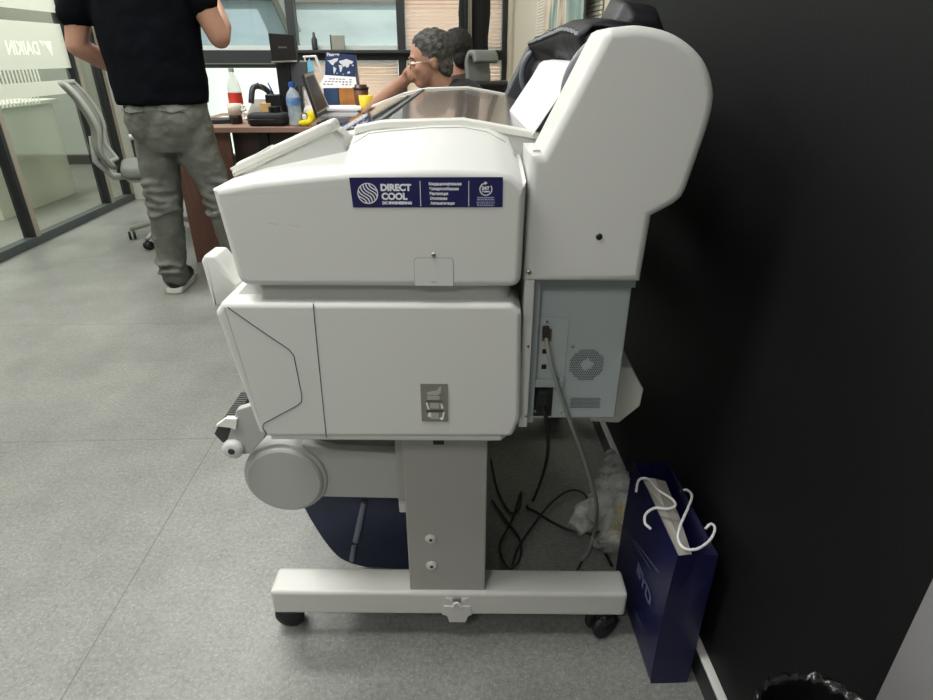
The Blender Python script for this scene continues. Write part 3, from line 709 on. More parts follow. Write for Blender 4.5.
gp = MB(); gp.loft([[(x, y, z) for x, z in pr] for y, pr in (
    (1.02, [(.226, 1.135), (.240, 1.150), (.275, 1.148), (.294, 1.128), (.26, 1.13)]), (1.04, [(.208, 1.135), (.228, 1.170), (.276, 1.164), (.288, 1.128), (.26, 1.13)]),
    (1.13, [(.204, 1.138), (.226, 1.184), (.280, 1.174), (.290, 1.128), (.26, 1.13)]), (1.17, [(.208, 1.138), (.230, 1.162), (.280, 1.158), (.298, 1.125), (.26, 1.13)]))])
obj('collar', gp, mat('black jacket lining', (20, 21, 26), .5, bump=.2, bscale=30, spec=.35), jk, bev=.006, smooth=True)
# white sheet of paper standing in the rear feed
sh = [(.075, .9925), (.10, 1.030), (.118, 1.056), (.134, 1.083), (.142, 1.088), (.160, 1.090)]
ps = obj('paper_sheet', MB().loft([[(x+dx, y, z) for x, z in sh] for y, dx in ((.938, .0135), (1.1, .007), (1.335, 0))], cap=False, closed=False), mat('bright white paper', (206, 206, 211), .8), None, smooth=False, plotter=True, base=(.1, 1.15, 1.0))
tag(ps, 'white sheet of paper slanting up into the rear of the plotter', 'paper')
k = ps.modifiers.new('thickness', 'SOLIDIFY'); k.thickness = .0012
# ------------------------------------------------------------------ cables behind the plotter
CAB = mat('light grey cable', (150, 152, 148), .5)
CABK = mat('black cable', (24, 24, 25), .5)
CABG = mat('dark grey cable', (58, 59, 59), .5)
def W(v): return RP @ v
def cable(name, label, pts, r, m, n=10):
    P = smooth_path(pts, 8); c = sum((Vector(p) for p in pts), Vector())/len(pts); c.z = 0
    t = thing(name, label, 'cable', c)
    obj('cord', MB().tube(P, r, n), m, t, smooth=True)
    return t
nc = cable('network_cable', 'thick pale grey network cable hanging from the brass port to the floor', [W(pat(*p, Y=y)) for p, y in (((546, 337), .846), ((550, 360), .832), ((559, 390), .838), ((571, 423), .865), ((583, 455), .915), ((592, 485), .98), ((597, 510), 1.03))]+[W(pat(594, 533, Z=.03)), W(pat(588, 552, Z=.008)), W(pat(581, 561, Z=.006))], [.0030+.000034*i for i in range(73)], CAB)
p0 = W(pat(546, 332, Y=.850))
obj('plug', MB().obox(p0, (.010, .014, .016), Matrix.Rotation(PROT, 3, 'Z')), mat('dark plug', (40, 40, 36), .5), nc, bev=.001)
pc = cable('power_cable', 'black power cable dropping from the plotter socket and coiling on the floor', [W(pat(*p, Y=y)) for p, y in (((544, 408), .845), ((547, 425), .87), ((548, 450), .95), ((543, 475), 1.05))]+[W(pat(*p, Z=.006)) for p in ((533, 500), (527, 507), (536, 512), (552, 522), (572, 531), (590, 534), (602, 548), (612, 566))], .0036, CABK)
p0 = W(pat(542, 396, Y=.848))
obj('plug', MB().obox(p0, (.018, .022, .026), Matrix.Rotation(PROT, 3, 'Z')).tube([p0, W(pat(544, 411, Y=.845))], [.007, .0045], 10), BLACK, pc, bev=.002)
cable('extension_lead', 'dark looping lead arching over the floor beside the plastic bag', [W(pat(*p, Z=z)) for p, z in (((512, 566), .006), ((518, 548), .006), ((534, 524), .006), ((550, 504), .008), ((568, 491), .012), ((583, 493), .010), ((591, 510), .008), ((592, 540), .006), ((576, 572), .005))], .0030, CABG)
cable('looped_cord', 'thin dark cord lying in loops just right of the stand post', [W(pat(*p, Z=.005)) for p in ((491, 460), (498, 490), (510, 512), (519, 508), (521, 492), (512, 520), (500, 545), (508, 568), (519, 560), (520, 540), (506, 520), (492, 500))], .0028, CABG)
cable('thin_wire', 'thin pale wire lying straight across the shadowed floor under the plotter', [W(pat(*p, Z=.004)) for p in ((518, 545), (532, 530), (548, 512), (562, 500))], .0013, mat('pale wire', (140, 136, 130), .4), 6)

# ------------------------------------------------------------------ navy paper bag by the wall
bx0, bx1, by0, by1, bz = .382, .457, .748, 1.012, .333
NB = mat('navy coated paper', (24, 25, 70), .38, var=.10, vscale=6, bump=.05, bscale=20)
NBI = mat('navy bag inside', (40, 42, 104), .6)
bag = thing('paper_carrier_bag', 'tall navy paper carrier bag with white rope handles between the wall and the stand', 'bag', ((bx0+bx1)/2, .88, 0))
th = .0016
bm_ = MB()
my = (by0+by1)/2
rings = []
for z, fx, fy in ((0, .003, .0), (.02, .0, 0), (.17, -.001, .002), (.30, .002, .0), (bz, .004, .0)):
    mid = .006*z/bz
    rings.append([(bx0+fx, by0+fy, z), ((bx0+bx1)/2, by0+mid*.5, z), (bx1-fx*.3, by0+fy, z), (bx1, my, z), (bx1-fx*.3, by1-fy, z), ((bx0+bx1)/2, by1-mid, z), (bx0+fx, by1-fy, z), (bx0+fx*1.4-.001, my, z)])
cx_, cy_ = (bx0+bx1)/2, my
inn = [[((p[0]-cx_)*.955+cx_, (p[1]-cy_)*.988+cy_, max(p[2], .004)) for p in r] for r in rings[::-1]]
bm_.loft(rings+inn)
obj('bag_body', bm_, NB, bag)
rope = mat('white rope', (238, 238, 238), .7)
h1 = [at(*p, Z=z) for p, z in (((636, 492), .325), ((639, 480), .337), ((648, 479), .342), ((658, 490), .345), ((672, 499), .345), ((675, 506), .343), ((667, 509), .342), ((655, 508), .340), ((646, 514), .337), ((645, 523), .334), ((651, 529), .328))]
h2 = [at(*p, Z=z) for p, z in (((681, 491), .325), ((687, 490), .334), ((692, 496), .340), ((688, 508), .345), ((681, 524), .347), ((678, 538), .348), ((684, 548), .348), ((697, 549), .347), ((710, 540), .345), ((715, 529), .340), ((711, 524), .333), ((705, 529), .325))]
for hh in (h1, h2): obj('rope_handle', MB().tube(smooth_path(hh, 6), .0026, 8), rope, bag, smooth=True)
INKB = mat('silver bag print', (98, 104, 138), .6)
fx = bx0-.0006
pA, pB = at(633, 562, X=fx), at(648, 604, X=fx)
text('lettering', 'BYD', .040, (fx-.0030, .890, .150), (pi/2, 0, -pi/2), INKB, bag, sx=1.2, bold=.0012)
for (q0, q1, wd) in (((636, 541), (660, 573), .0035), ((632, 538), (652, 570), .003), ((630, 536), (634, 560), .006), ((637, 612), (646, 632), .003), ((634, 608), (643, 632), .0025)):
    a_, b_ = at(*q0, X=fx), at(*q1, X=fx); ln = MB(); y = a_.y; dy = (b_.y-a_.y); k = 0
    while k < 1:
        k2 = min(1, k+.05+random.random()*.07); A = a_.lerp(b_, k); B = a_.lerp(b_, k2)
        ln.add([(fx-.003, A.y, A.z), (fx-.003, B.y, B.z), (fx-.003, B.y, B.z+wd), (fx-.003, A.y, A.z+wd)], [(0, 1, 2, 3)]); k = k2+.02
    obj('print_line', ln, INKB, bag)
t = thing('folded_paper', 'greyish folded paper sticking up inside the navy carrier bag', 'paper', (cx_, my, .1))
fo = MB(); fo.loft([[(bx0+.006, by1-.03, .318), (cx_-.004, by1-.05, .328), (bx1-.014, by1-.04, .312)], [(bx0+.006, my+.02, .322), (cx_-.006, my+.01, .315), (bx1-.016, my, .300)], [(bx0+.007, by0+.06, .312), (cx_, by0+.05, .300), (bx1-.022, by0+.05, .290)], [(bx0+.008, by0+.012, .300), (cx_+.006, by0+.012, .29), (bx1-.026, by0+.012, .285)]], cap=False, closed=False)
fo2 = MB(); fo2.loft([[(bx0+.006, by1-.03, .318), (bx0+.012, by1-.03, .02)], [(bx0+.008, by0+.012, .300), (bx0+.012, by0+.012, .02)]], cap=False, closed=False)
fs = obj('folded_sheet', fo, mat('greyish paper', (205, 200, 190), .7), t); obj('sheet_leg', fo2, MATS['greyish paper'], t)

# clear plastic bag and yellow-capped bottle
def film_mat():
    m = bpy.data.materials.new('clear crinkled film'); m.use_nodes = True; nt = m.node_tree; N = nt.nodes; L = nt.links; b = N['Principled BSDF']
    b.inputs['Base Color'].default_value = (.92, .93, .90, 1); b.inputs['Roughness'].default_value = .12; b.inputs['Specular IOR Level'].default_value = .8
    tc = N.new('ShaderNodeTexCoord'); n = N.new('ShaderNodeTexNoise'); n.inputs['Scale'].default_value = 22; n.inputs['Detail'].default_value = 4; L.new(tc.outputs['Object'], n.inputs['Vector'])
    bp = N.new('ShaderNodeBump'); bp.inputs['Strength'].default_value = .9; bp.inputs['Distance'].default_value = .01; L.new(n.outputs['Fac'], bp.inputs['Height']); L.new(bp.outputs[0], b.inputs['Normal'])
    r = N.new('ShaderNodeMapRange'); r.inputs['From Min'].default_value = .35; r.inputs['From Max'].default_value = .65; r.inputs['To Min'].default_value = .22; r.inputs['To Max'].default_value = .8; L.new(n.outputs['Fac'], r.inputs['Value']); L.new(r.outputs[0], b.inputs['Alpha'])
    return m
FILM = film_mat()
def crumple(name, label, segs, r, seed, sz=(28, 28)):
    c = sum((Vector(s) for s in segs), Vector())/len(segs); c.z = 0
    P = smooth_path(segs, 6); n = 26; rings = []
    m_ = len(P)
    mb = MB(); rr = [lerp([(i/(len(r)-1), v) for i, v in enumerate(r)], k/(m_-1)) for k in range(m_)]
    mb.tube(P, rr, n)
    for i, v in enumerate(mb.v):
        q = v*22+Vector((seed, 0, 0)); d = noise.noise(q)*.020+abs(noise.noise(q*2.3))*.012
        k = min(i//n, m_-1); ax = P[k]; o = (v-ax)
        mb.v[i] = ax+o*(1+d*35*.9) if o.length > 0 else v
        mb.v[i].z = max(.003, mb.v[i].z); mb.v[i].x = min(mb.v[i].x, XR-.018)
    o = obj(name, mb, FILM, None, smooth=True, base=c); tag(o, label, 'plastic bag')
    return o
crumple('plastic_bag', 'crumpled clear plastic bag lying between the paper bag and the wall', [(.462, 1.40, .075), (.45, 1.32, .08), (.43, 1.24, .075), (.415, 1.15, .08), (.395, 1.06, .05)], [.010, .030, .042, .052, .044], 3)
crumple('plastic_wrap', 'flattened pale plastic wrap lying on the floor left of the crumpled bag', [tuple(W(pat(575, 527, Z=.03))), tuple(W(pat(586, 518, Z=.034))), tuple(W(pat(600, 510, Z=.04))), tuple(W(pat(612, 500, Z=.05)))], [.020, .033, .038, .028], 9)
bp_ = at(622, 507, X=.425); 
t = thing('capped_bottle', 'small pale bottle with a yellow cap showing through the crumpled plastic bag', 'bottle', (bp_.x, bp_.y, 0))
hz = bp_.z
obj('bottle_body', MB().lathe([(0, .001), (.022, .001), (.024, .008), (.024, hz-.035), (.012, hz-.016), (.012, hz-.008), (0, hz-.008)], (bp_.x, bp_.y, 0), 'Z', 20), mat('pale yellow liquid', (196, 186, 130), .25), t, smooth=True)
obj('cap', MB().lathe([(0, hz-.010), (.0135, hz-.010), (.0135, hz+.006), (0, hz+.006)], (bp_.x, bp_.y, 0), 'Z', 20), mat('yellow cap', (226, 206, 60), .4), t, bev=.001)

# waste bin with black liner
bc = Vector((.408, .385, 0))
t = thing('waste_bin', 'black waste bin with a shiny crumpled liner at the foot of the black wall', 'waste bin', bc)
obj('bin_body', MB().lathe([(0, .0), (.066, .0), (.070, .004), (.076, .425), (.073, .425), (.067, .008), (0, .008)], bc, 'Z', 40), BLACK, t, smooth=True)
rings = []; n = 90
for j, (r, z) in enumerate(((.0785, .36), (.0795, .40), (.079, .432), (.075, .436), (.071, .42), (.066, .35), (.062, .22))):
    rr = []
    for k in range(n):
        a = 2*pi*k/n; q = Vector((cos(a)*7, sin(a)*7, j*.8))
        w_ = noise.noise(q)*.006+noise.noise(q*2.7)*.004
        rr.append(bc+Vector(((r+w_*.7-.002)*cos(a), (r+w_*.7-.002)*sin(a), z+w_*1.1)))
    rings.append(rr)
obj('liner', MB().loft(rings, cap=False), mat('glossy black film', (20, 20, 21), .22, bump=.5, bscale=45, spec=.8), t, smooth=True)

# ------------------------------------------------------------------ people
SKIN = mat('tan skin', (172, 129, 107), .55, var=.08, vscale=20)
def hand(mb, wrist, d, up, s=1, curl=.5, side=1):
    d = Vector(d).normalized(); up = Vector(up); up = (up-d*up.dot(d)).normalized(); lat = d.cross(up)*side
    wrist = Vector(wrist)
    for k in range(4):                                   # palm from four rays
        o = lat*(-.028+.0187*k)*s
        mb.limb([wrist+o*.45, wrist+d*.045*s+o*.9, wrist+d*.085*s+o], [.0155*s, .0150*s, .0125*s], 10)
    for k, L_ in enumerate((.062, .075, .070, .054)):     # fingers, index first
        o = lat*(-.030+.0200*k)*s; b0 = wrist+d*.088*s+o; p = [b0]; a = curl*.35
        for q in range(3):
            a += curl*.55; dd = d*cos(a)-up*sin(a); p.append(p[-1]+dd*L_*s*(.45, .31, .24)[q])
        mb.limb(p, [.0098*s, .0092*s, .0086*s, .0074*s], 10)
    b0 = wrist+d*.028*s-lat*.026*s                        # thumb from the side of the palm
    p1 = b0+(d*.7-lat*.75-up*.25).normalized()*.036*s; p2 = p1+(d*.92-lat*.25-up*.35).normalized()*.030*s; p3 = p2+(d*.95-up*.35).normalized()*.022*s
    mb.limb([b0, p1, p2, p3], [.0125*s, .0112*s, .0102*s, .0085*s], 10)
def head(mb, c, face, roll=0, s=1, tilt=0):
    """skull, jaw, nose and ears looking along `face`; returns the frame"""
    f = Vector(face).normalized(); l = Vector((0, 0, 1)).cross(f).normalized(); u = f.cross(l)
    M = Matrix((f, l, u)).transposed(); c = Vector(c)
    if tilt: M = M @ Matrix.Rotation(tilt, 3, 'Y')
    P = lambda x, y, z: c+M @ Vector((x*s, y*s, z*s))
    mb.ell(P(-.012, 0, .030), (.098*s, .076*s, .092*s), 20, 14, M)
    mb.ell(P(.030, 0, -.030), (.062*s, .060*s, .075*s), 18, 12, M)
    mb.ell(P(.052, 0, -.085), (.036*s, .038*s, .028*s), 14, 10, M)
    mb.limb([P(.086, 0, .012), P(.100, 0, -.012), P(.106, 0, -.030)], [.010*s, .012*s, .015*s], 10)
    mb.ell(P(.082, 0, -.060), (.014*s, .026*s, .010*s), 12, 8, M)
    mb.ell(P(.082, 0, .028), (.012*s, .050*s, .010*s), 12, 8, M)
    for sd in (-1, 1):
        mb.ell(P(-.012, sd*.078, -.008), (.017*s, .009*s, .031*s), 12, 8, M)
        mb.ell(P(.060, sd*.036, -.022), (.026*s, .022*s, .024*s), 12, 8, M)
    return P, M
def face_bits(P, M, s, root, body, hair):
    for sd in (-1, 1):
        e = obj('eye', MB().ell(P(.083, sd*.032, .006), (.010*s, .013*s, .009*s), 12, 8, M), mat('eye white', (225, 220, 214), .2), body, smooth=True)
        obj('iris', MB().ell(P(.0905, sd*.032, .006), (.0035*s, .0055*s, .0055*s), 10, 8, M), mat('brown iris', (40, 26, 18), .2), e, smooth=True)
        obj('eyebrow', MB().limb([P(.090, sd*.018, .027), P(.090, sd*.034, .031), P(.080, sd*.050, .026)], [.003*s, .004*s, .0025*s], 8), hair, body, smooth=True)
    obj('lips', MB().limb([P(.090, -.022, -.060), P(.0975, 0, -.058), P(.090, .022, -.060)], [.004*s, .0065*s, .004*s], 8), mat('lips', (128, 74, 64), .5), body, smooth=True)
def hair_mass(P, M, m, root, s=1.0, curl=.010):
    h = MB(); h.ell(P(-.030, 0, .050), (.096*s, .083*s, .088*s), 22, 14, M); h.ell(P(-.066, 0, -.022), (.048*s, .066*s, .066*s), 18, 12, M)
    h.ell(P(.008, 0, .098), (.052*s, .060*s, .028*s), 18, 12, M)
    return organic(obj('hair', h, m, root, smooth=True), .006, 3, curl, .022)

# man standing with his back to us
t = thing('person', 'man seen from behind in black t-shirt and faded grey jeans, standing by the desk', 'person', (-1.27, 2.97, 0))
bd = MB()
P, M = head(bd, (-1.27, 3.02, 1.64), (0, 1, 0))
bd.limb([(-1.27, 2.97, 1.40), (-1.27, 2.99, 1.48), (-1.27, 3.0, 1.56)], [.075, .060, .058], 16)
bd.limb([(-1.27, 2.965, 1.36), (-1.265, 2.96, 1.15), (-1.25, 2.965, .95)], [.12, .115, .11], 18)
bd.limb([(-1.46, 2.965, 1.39), (-1.27, 2.965, 1.41), (-1.085, 2.965, 1.39)], [.062, .075, .062], 14)
bd.limb([(-1.465, 2.96, 1.39), (-1.535, 2.945, 1.25), (-1.568, 2.935, 1.135)], [.058, .052, .043], 14)
bd.limb([(-1.568, 2.935, 1.13), (-1.515, 3.03, 1.075), (-1.45, 3.14, 1.02), (-1.42, 3.19, .995)], [.043, .043, .032, .027], 14)
bd.limb([(-1.085, 2.96, 1.39), (-1.01, 2.965, 1.27), (-.972, 2.975, 1.165)], [.058, .053, .046], 14)
bd.limb([(-.972, 2.975, 1.165), (-.985, 3.06, 1.21), (-1.03, 3.17, 1.29), (-1.05, 3.21, 1.325)], [.046, .044, .032, .027], 14)
for sd, kx, ax in ((-1, -1.352, -1.396), (1, -1.095, -1.060)):
    bd.limb([(-1.246+sd*.080, 2.968, .84), ((-1.247+sd*.092), 2.968, .68), (kx, 2.962, .50), (ax, 2.985, .08)], [.068, .066, .052, .036], 14)
    bd.limb([(ax, 2.975, .05), (ax+sd*.01, 3.13, .035)], [.034, .034], 12)
hand(bd, (-1.418, 3.195, .992), (.4, .85, -.2), (0, .2, 1), 1, .7, -1)
hand(bd, (-1.053, 3.215, 1.33), (-.35, .5, .55), (0, -.7, .7), 1, .7, 1)
body = organic(obj('body', bd, SKIN, t, smooth=True), .0075, 4)
face_bits(P, M, 1, t, body, BLACK)
HK = mat('dark hair', (26, 24, 24), .7, bump=.6, bscale=90)
hair_mass(P, M, HK, t)
def oval(cx, cy, z, rx, ry, n=28, wob=0, sd=0):
    return [(cx+rx*cos(2*pi*k/n)*(1+wob*noise.noise(Vector((cos(2*pi*k/n)*2, sin(2*pi*k/n)*2, z*9+sd)))), cy+ry*sin(2*pi*k/n), z) for k in range(n)]
JEANS = mat('faded grey denim', (98, 100, 93), .85, var=.28, vscale=9, bump=.5, bscale=26, stretch=(1, 1, 1.6))
jn = MB()
jn.loft([oval(-1.246, 2.965, z, rx, ry) for z, rx, ry in ((.955, .163, .118), (.93, .166, .125), (.86, .174, .135), (.79, .174, .135), (.74, .168, .125), (.70, .155, .11))])
jn.ell((-1.335, 2.905, .83), (.085, .085, .10)); jn.ell((-1.185, 2.905, .83), (.085, .085, .10))
for sd, kx, ax in ((-1, -1.352, -1.394), (1, -1.095, -1.060)):
    pts = [(-1.246+sd*.083, 2.965, .80), (-1.247+sd*.092, 2.968, .68), (kx+(.0), 2.962, .50), ((kx+ax)/2, 2.97, .32), (ax, 2.98, .15), (ax, 2.985, .075)]
    lw_ = 1 if sd < 0 else .84
    jn.limb(pts, [.096, .093, .083*lw_, .076*lw_, .066*lw_, .064*lw_], 18)
    for k in range(7):                                   # bunched folds behind the knee and at the hem
        z = .56-.035*k if k < 5 else .16-.04*(k-5); xx = kx if k < 5 else ax; r = (.086 if k < 5 else .068)*lw_
        an = .25*sin(k*2.1); q = [(xx+r*cos(a), 2.966+r*sin(a), z+an*.06*cos(a)+.008*sin(3*a+k)) for a in [pi+.25+i*(pi-.5)/10 for i in range(11)]]
        jn.tube(q, [.004]+[.011]*9+[.004], 8)
je = organic(obj('jeans', jn, JEANS, t, smooth=True), .008, 4, .018, .07)
for sd in (-1, 1):
    pk = [(-1.262+sd*.082+x, 2.815 if False else 2.83, z) for x, z in ()]
obj('back_pocket', MB().tube([(-1.40, 2.850, .885), (-1.36, 2.828, .870), (-1.30, 2.822, .880)], .004, 6), mat('denim seam', (84, 86, 80), .9), je)
obj('back_pocket', MB().tube([(-1.23, 2.822, .885), (-1.18, 2.826, .872), (-1.12, 2.848, .885)], .004, 6), MATS['denim seam'], je)
TEE = mat('black cotton', (10, 12, 17), .95, var=.15, vscale=6, bump=.25, bscale=30, spec=.08)
te = MB()
te.loft([oval(-1.266, 2.965, z, rx, ry) for z, rx, ry in ((.90, .200, .142), (.912, .203, .146), (.98, .208, .145), (1.08, .210, .142), (1.2, .216, .142), (1.32, .222, .138), (1.40, .205, .125), (1.445, .14, .09), (1.47, .085, .075))])
te.limb([(-1.455, 2.965, 1.385), (-1.36, 2.965, 1.405), (-1.27, 2.965, 1.415), (-1.18, 2.965, 1.405), (-1.09, 2.965, 1.385)], [.078, .086, .088, .086, .078], 16)
te.limb([(-1.44, 2.965, 1.38), (-1.510, 2.95, 1.31), (-1.545, 2.942, 1.255)], [.082, .080, .072], 16)
te.limb([(-1.095, 2.965, 1.38), (-1.05, 2.965, 1.34), (-1.022, 2.968, 1.30)], [.082, .078, .070], 16)
organic(obj('t_shirt', te, TEE, t, smooth=True), .009, 4, .016, .11)
for sd, ax in ((-1, -1.396), (1, -1.060)):
    so = MB().zprism(round_poly([(ax-.040, 2.925), (ax+.040, 2.925), (ax+.050+sd*.01, 3.09), (ax+.035+sd*.015, 3.205), (ax-.035+sd*.015, 3.205), (ax-.050+sd*.01, 3.09)], .03), .0, .028)
    sh_ = obj('shoe', MB().limb([(ax, 2.968, .055), (ax+sd*.006, 3.06, .055), (ax+sd*.014, 3.15, .042)], [.042, .046, .040], 16), BLACK, t, smooth=True)
    obj('sole', so, mat('white rubber sole', (222, 220, 212), .6), sh_, bev=.006)

# seated man with grey hair, chin on his hand
HX = at(430, 61, Y=3.25)
t = thing('person', 'seated man with short greying hair and glasses resting his mouth on his hand', 'person', (.12, 3.25, 0))
bd = MB(); s_ = 1.0
hc = Vector((HX.x-.005, 3.25, HX.z-.002))
P, M = head(bd, hc, (-.96, -.16, 0), s=s_, tilt=.16)
bd.limb([(hc.x+.03, 3.26, hc.z-.06), (hc.x+.075, 3.265, hc.z-.13), (hc.x+.10, 3.27, hc.z-.20)], [.058, .060, .075], 16)
bd.limb([(.09, 3.27, .84), (.16, 3.27, .66), (.20, 3.27, .52)], [.125, .13, .14], 18)
bd.limb([(.02, 3.10, .85), (.08, 3.27, .875), (.03, 3.44, .86)], [.06, .07, .06], 14)
el = at(367, 104, Y=3.47)
bd.limb([(.02, 3.44, .86), (-.18, 3.47, .83), (el.x, 3.48, .80)], [.056, .05, .042], 14)
wr = Vector((hc.x-.125, 3.30, hc.z-.085))
bd.limb([(el.x, 3.48, .80), Vector((el.x, 3.48, .80)).lerp(wr, .35), wr], [.042, .046, .031], 14)
hand(bd, wr, (.5, -.45, .45), (.5, .3, .7), .95, 1.5, 1)
bd.limb([(.02, 3.10, .85), (.03, 3.06, .70), (-.02, 3.05, .60)], [.054, .048, .042], 14)
bd.limb([(-.02, 3.05, .60), (-.16, 3.10, .585), (-.24, 3.13, .58)], [.042, .038, .028], 14)
hand(bd, (-.24, 3.13, .58), (-1, .1, -.1), (0, 0, 1), .95, .5, 1)
for sd in (-1, 1):
    y = 3.25+sd*.10
    bd.limb([(.19, y, .52), (-.22, y+sd*.01, .53)], [.085, .06], 14); bd.limb([(-.22, y+sd*.01, .53), (-.20, y+sd*.01, .09)], [.056, .04], 14); bd.limb([(-.20, y, .05), (-.34, y, .035)], [.036, .034], 12)
body = organic(obj('body', bd, SKIN, t, smooth=True), .0075, 4)
HG = mat('greying hair', (34, 33, 32), .75, rgb2=(98, 96, 92), vscale=45, bump=.8, bscale=110)
face_bits(P, M, s_, t, body, MATS['greying hair'])
hair_mass(P, M, HG, t, 1.06, .016)
gl = MB()
for sd in (-1, 1):
    gl.tube([P(.100+.002*cos(a), sd*.034+.022*cos(a), .002+.017*sin(a)) for a in [2*pi*k/20 for k in range(21)]], .0016, 6)
    gl.tube([P(.100, sd*.056, .006), P(.05, sd*.080, .006), P(-.01, sd*.086, .004)], .0016, 6)
gl.tube([P(.102, -.012, .006), P(.105, 0, .009), P(.102, .012, .006)], .0016, 6)
obj('glasses', gl, mat('pale glasses frame', (168, 158, 140), .3, metal=.6), t)
tr_ = MB(); tr_.limb([(.09, 3.27, .85), (.165, 3.27, .68), (.21, 3.27, .50)], [.145, .15, .155], 20); tr_.limb([(.015, 3.085, .85), (.08, 3.27, .88), (.025, 3.455, .86)], [.086, .094, .086], 16)
tr_.limb([(.02, 3.44, .85), (-.08, 3.46, .84)], [.072, .068], 14); tr_.limb([(.02, 3.10, .84), (.03, 3.07, .74)], [.072, .066], 14)
organic(obj('t_shirt', tr_, mat('dark grey shirt', (40, 40, 42), .9), t, smooth=True), .009, 4)
obj('collar_band', MB().tube([(hc.x+.092+.080*cos(q), 3.268+.085*sin(q), hc.z-.168+.030*cos(q)) for q in [2*pi*k_/28 for k_ in range(29)]], .0095, 8, caps=False), mat('white collar trim', (214, 212, 206), .8), t, smooth=True)
tj = MB()
for sd in (-1, 1):
    y = 3.25+sd*.10; tj.limb([(.20, y, .52), (-.22, y+sd*.01, .53)], [.098, .075], 14); tj.limb([(-.22, y+sd*.01, .53), (-.20, y+sd*.01, .12)], [.072, .06], 14)
organic(obj('trousers', tj, mat('dark trousers', (44, 46, 52), .9), t, smooth=True), .009, 4)
for sd in (-1, 1):
    y = 3.25+sd*.10; obj('shoe', MB().limb([(-.19, y, .045), (-.35, y, .042)], [.043, .042], 14), BLACK, t, smooth=True)

# second seated man, mostly hidden, turned away
H2 = at(454, 54, Y=4.08)
X2 = H2.x+.03
t = thing('person', 'dark-haired man in a brown top seated behind the grey-haired man', 'person', (X2, 4.15, 0))
bd = MB(); hc = Vector((H2.x, 4.08, H2.z))
P, M = head(bd, hc, (-.75, .66, 0), tilt=.08)
sz_ = hc.z-.22
bd.limb([(hc.x+.01, 4.07, hc.z-.07), (hc.x+.02, 4.06, hc.z-.14), (X2, 4.06, sz_+.02)], [.057, .058, .07], 16)
bd.limb([(X2, 4.06, sz_-.03), (X2, 4.10, .52)], [.125, .14], 18)
bd.limb([(X2-.17, 4.06, sz_-.02), (X2+.17, 4.06, sz_-.02)], [.06, .06], 14)
for sd in (-1, 1):
    x = X2+sd*.18; bd.limb([(x, 4.06, sz_-.02), (x+sd*.03, 4.12, sz_-.27)], [.052, .042], 14); bd.limb([(x+sd*.03, 4.12, sz_-.27), (x-sd*.04, 4.36, sz_-.25)], [.042, .028], 14)
    hand(bd, (x-sd*.04, 4.36, sz_-.25), (0, 1, -.1), (0, 0, 1), .95, .6, sd)
    x = X2+sd*.1; bd.limb([(x, 4.12, .52), (x, 4.55, .52)], [.085, .06], 14); bd.limb([(x, 4.55, .52), (x, 4.53, .08)], [.056, .04], 14); bd.limb([(x, 4.53, .05), (x, 4.66, .035)], [.036, .034], 12)
body = organic(obj('body', bd, SKIN, t, smooth=True), .009, 4)
face_bits(P, M, 1, t, body, BLACK)
hair_mass(P, M, HK, t, 1.04, .010)
t2m = MB(); t2m.limb([(X2, 4.06, sz_-.03), (X2, 4.10, .52)], [.15, .16], 18); t2m.limb([(X2-.18, 4.06, sz_-.02), (X2+.18, 4.06, sz_-.02)], [.075, .075], 14); t2m.limb([(X2-.01, 4.06, sz_+.045), (X2, 4.06, sz_-.02)], [.078, .12], 16)
for sd in (-1, 1): t2m.limb([(X2+sd*.18, 4.06, sz_-.02), (X2+sd*.21, 4.12, sz_-.27), (X2+sd*.17, 4.26, sz_-.26)], [.066, .058, .05], 14)
organic(obj('sweater', t2m, mat('dark brown knit', (62, 48, 42), .9, var=.2, vscale=30), t, smooth=True), .009, 4)
tj = MB()
for sd in (-1, 1):
    x = X2+sd*.1; tj.limb([(x, 4.12, .52), (x, 4.55, .52)], [.098, .075], 14); tj.limb([(x, 4.55, .52), (x, 4.53, .11)], [.072, .06], 14)
organic(obj('trousers', tj, MATS['dark trousers'], t, smooth=True), .009, 4)
for sd in (-1, 1): obj('shoe', MB().limb([(X2+sd*.1, 4.53, .045), (X2+sd*.1, 4.67, .042)], [.043, .042], 14), BLACK, t, smooth=True)

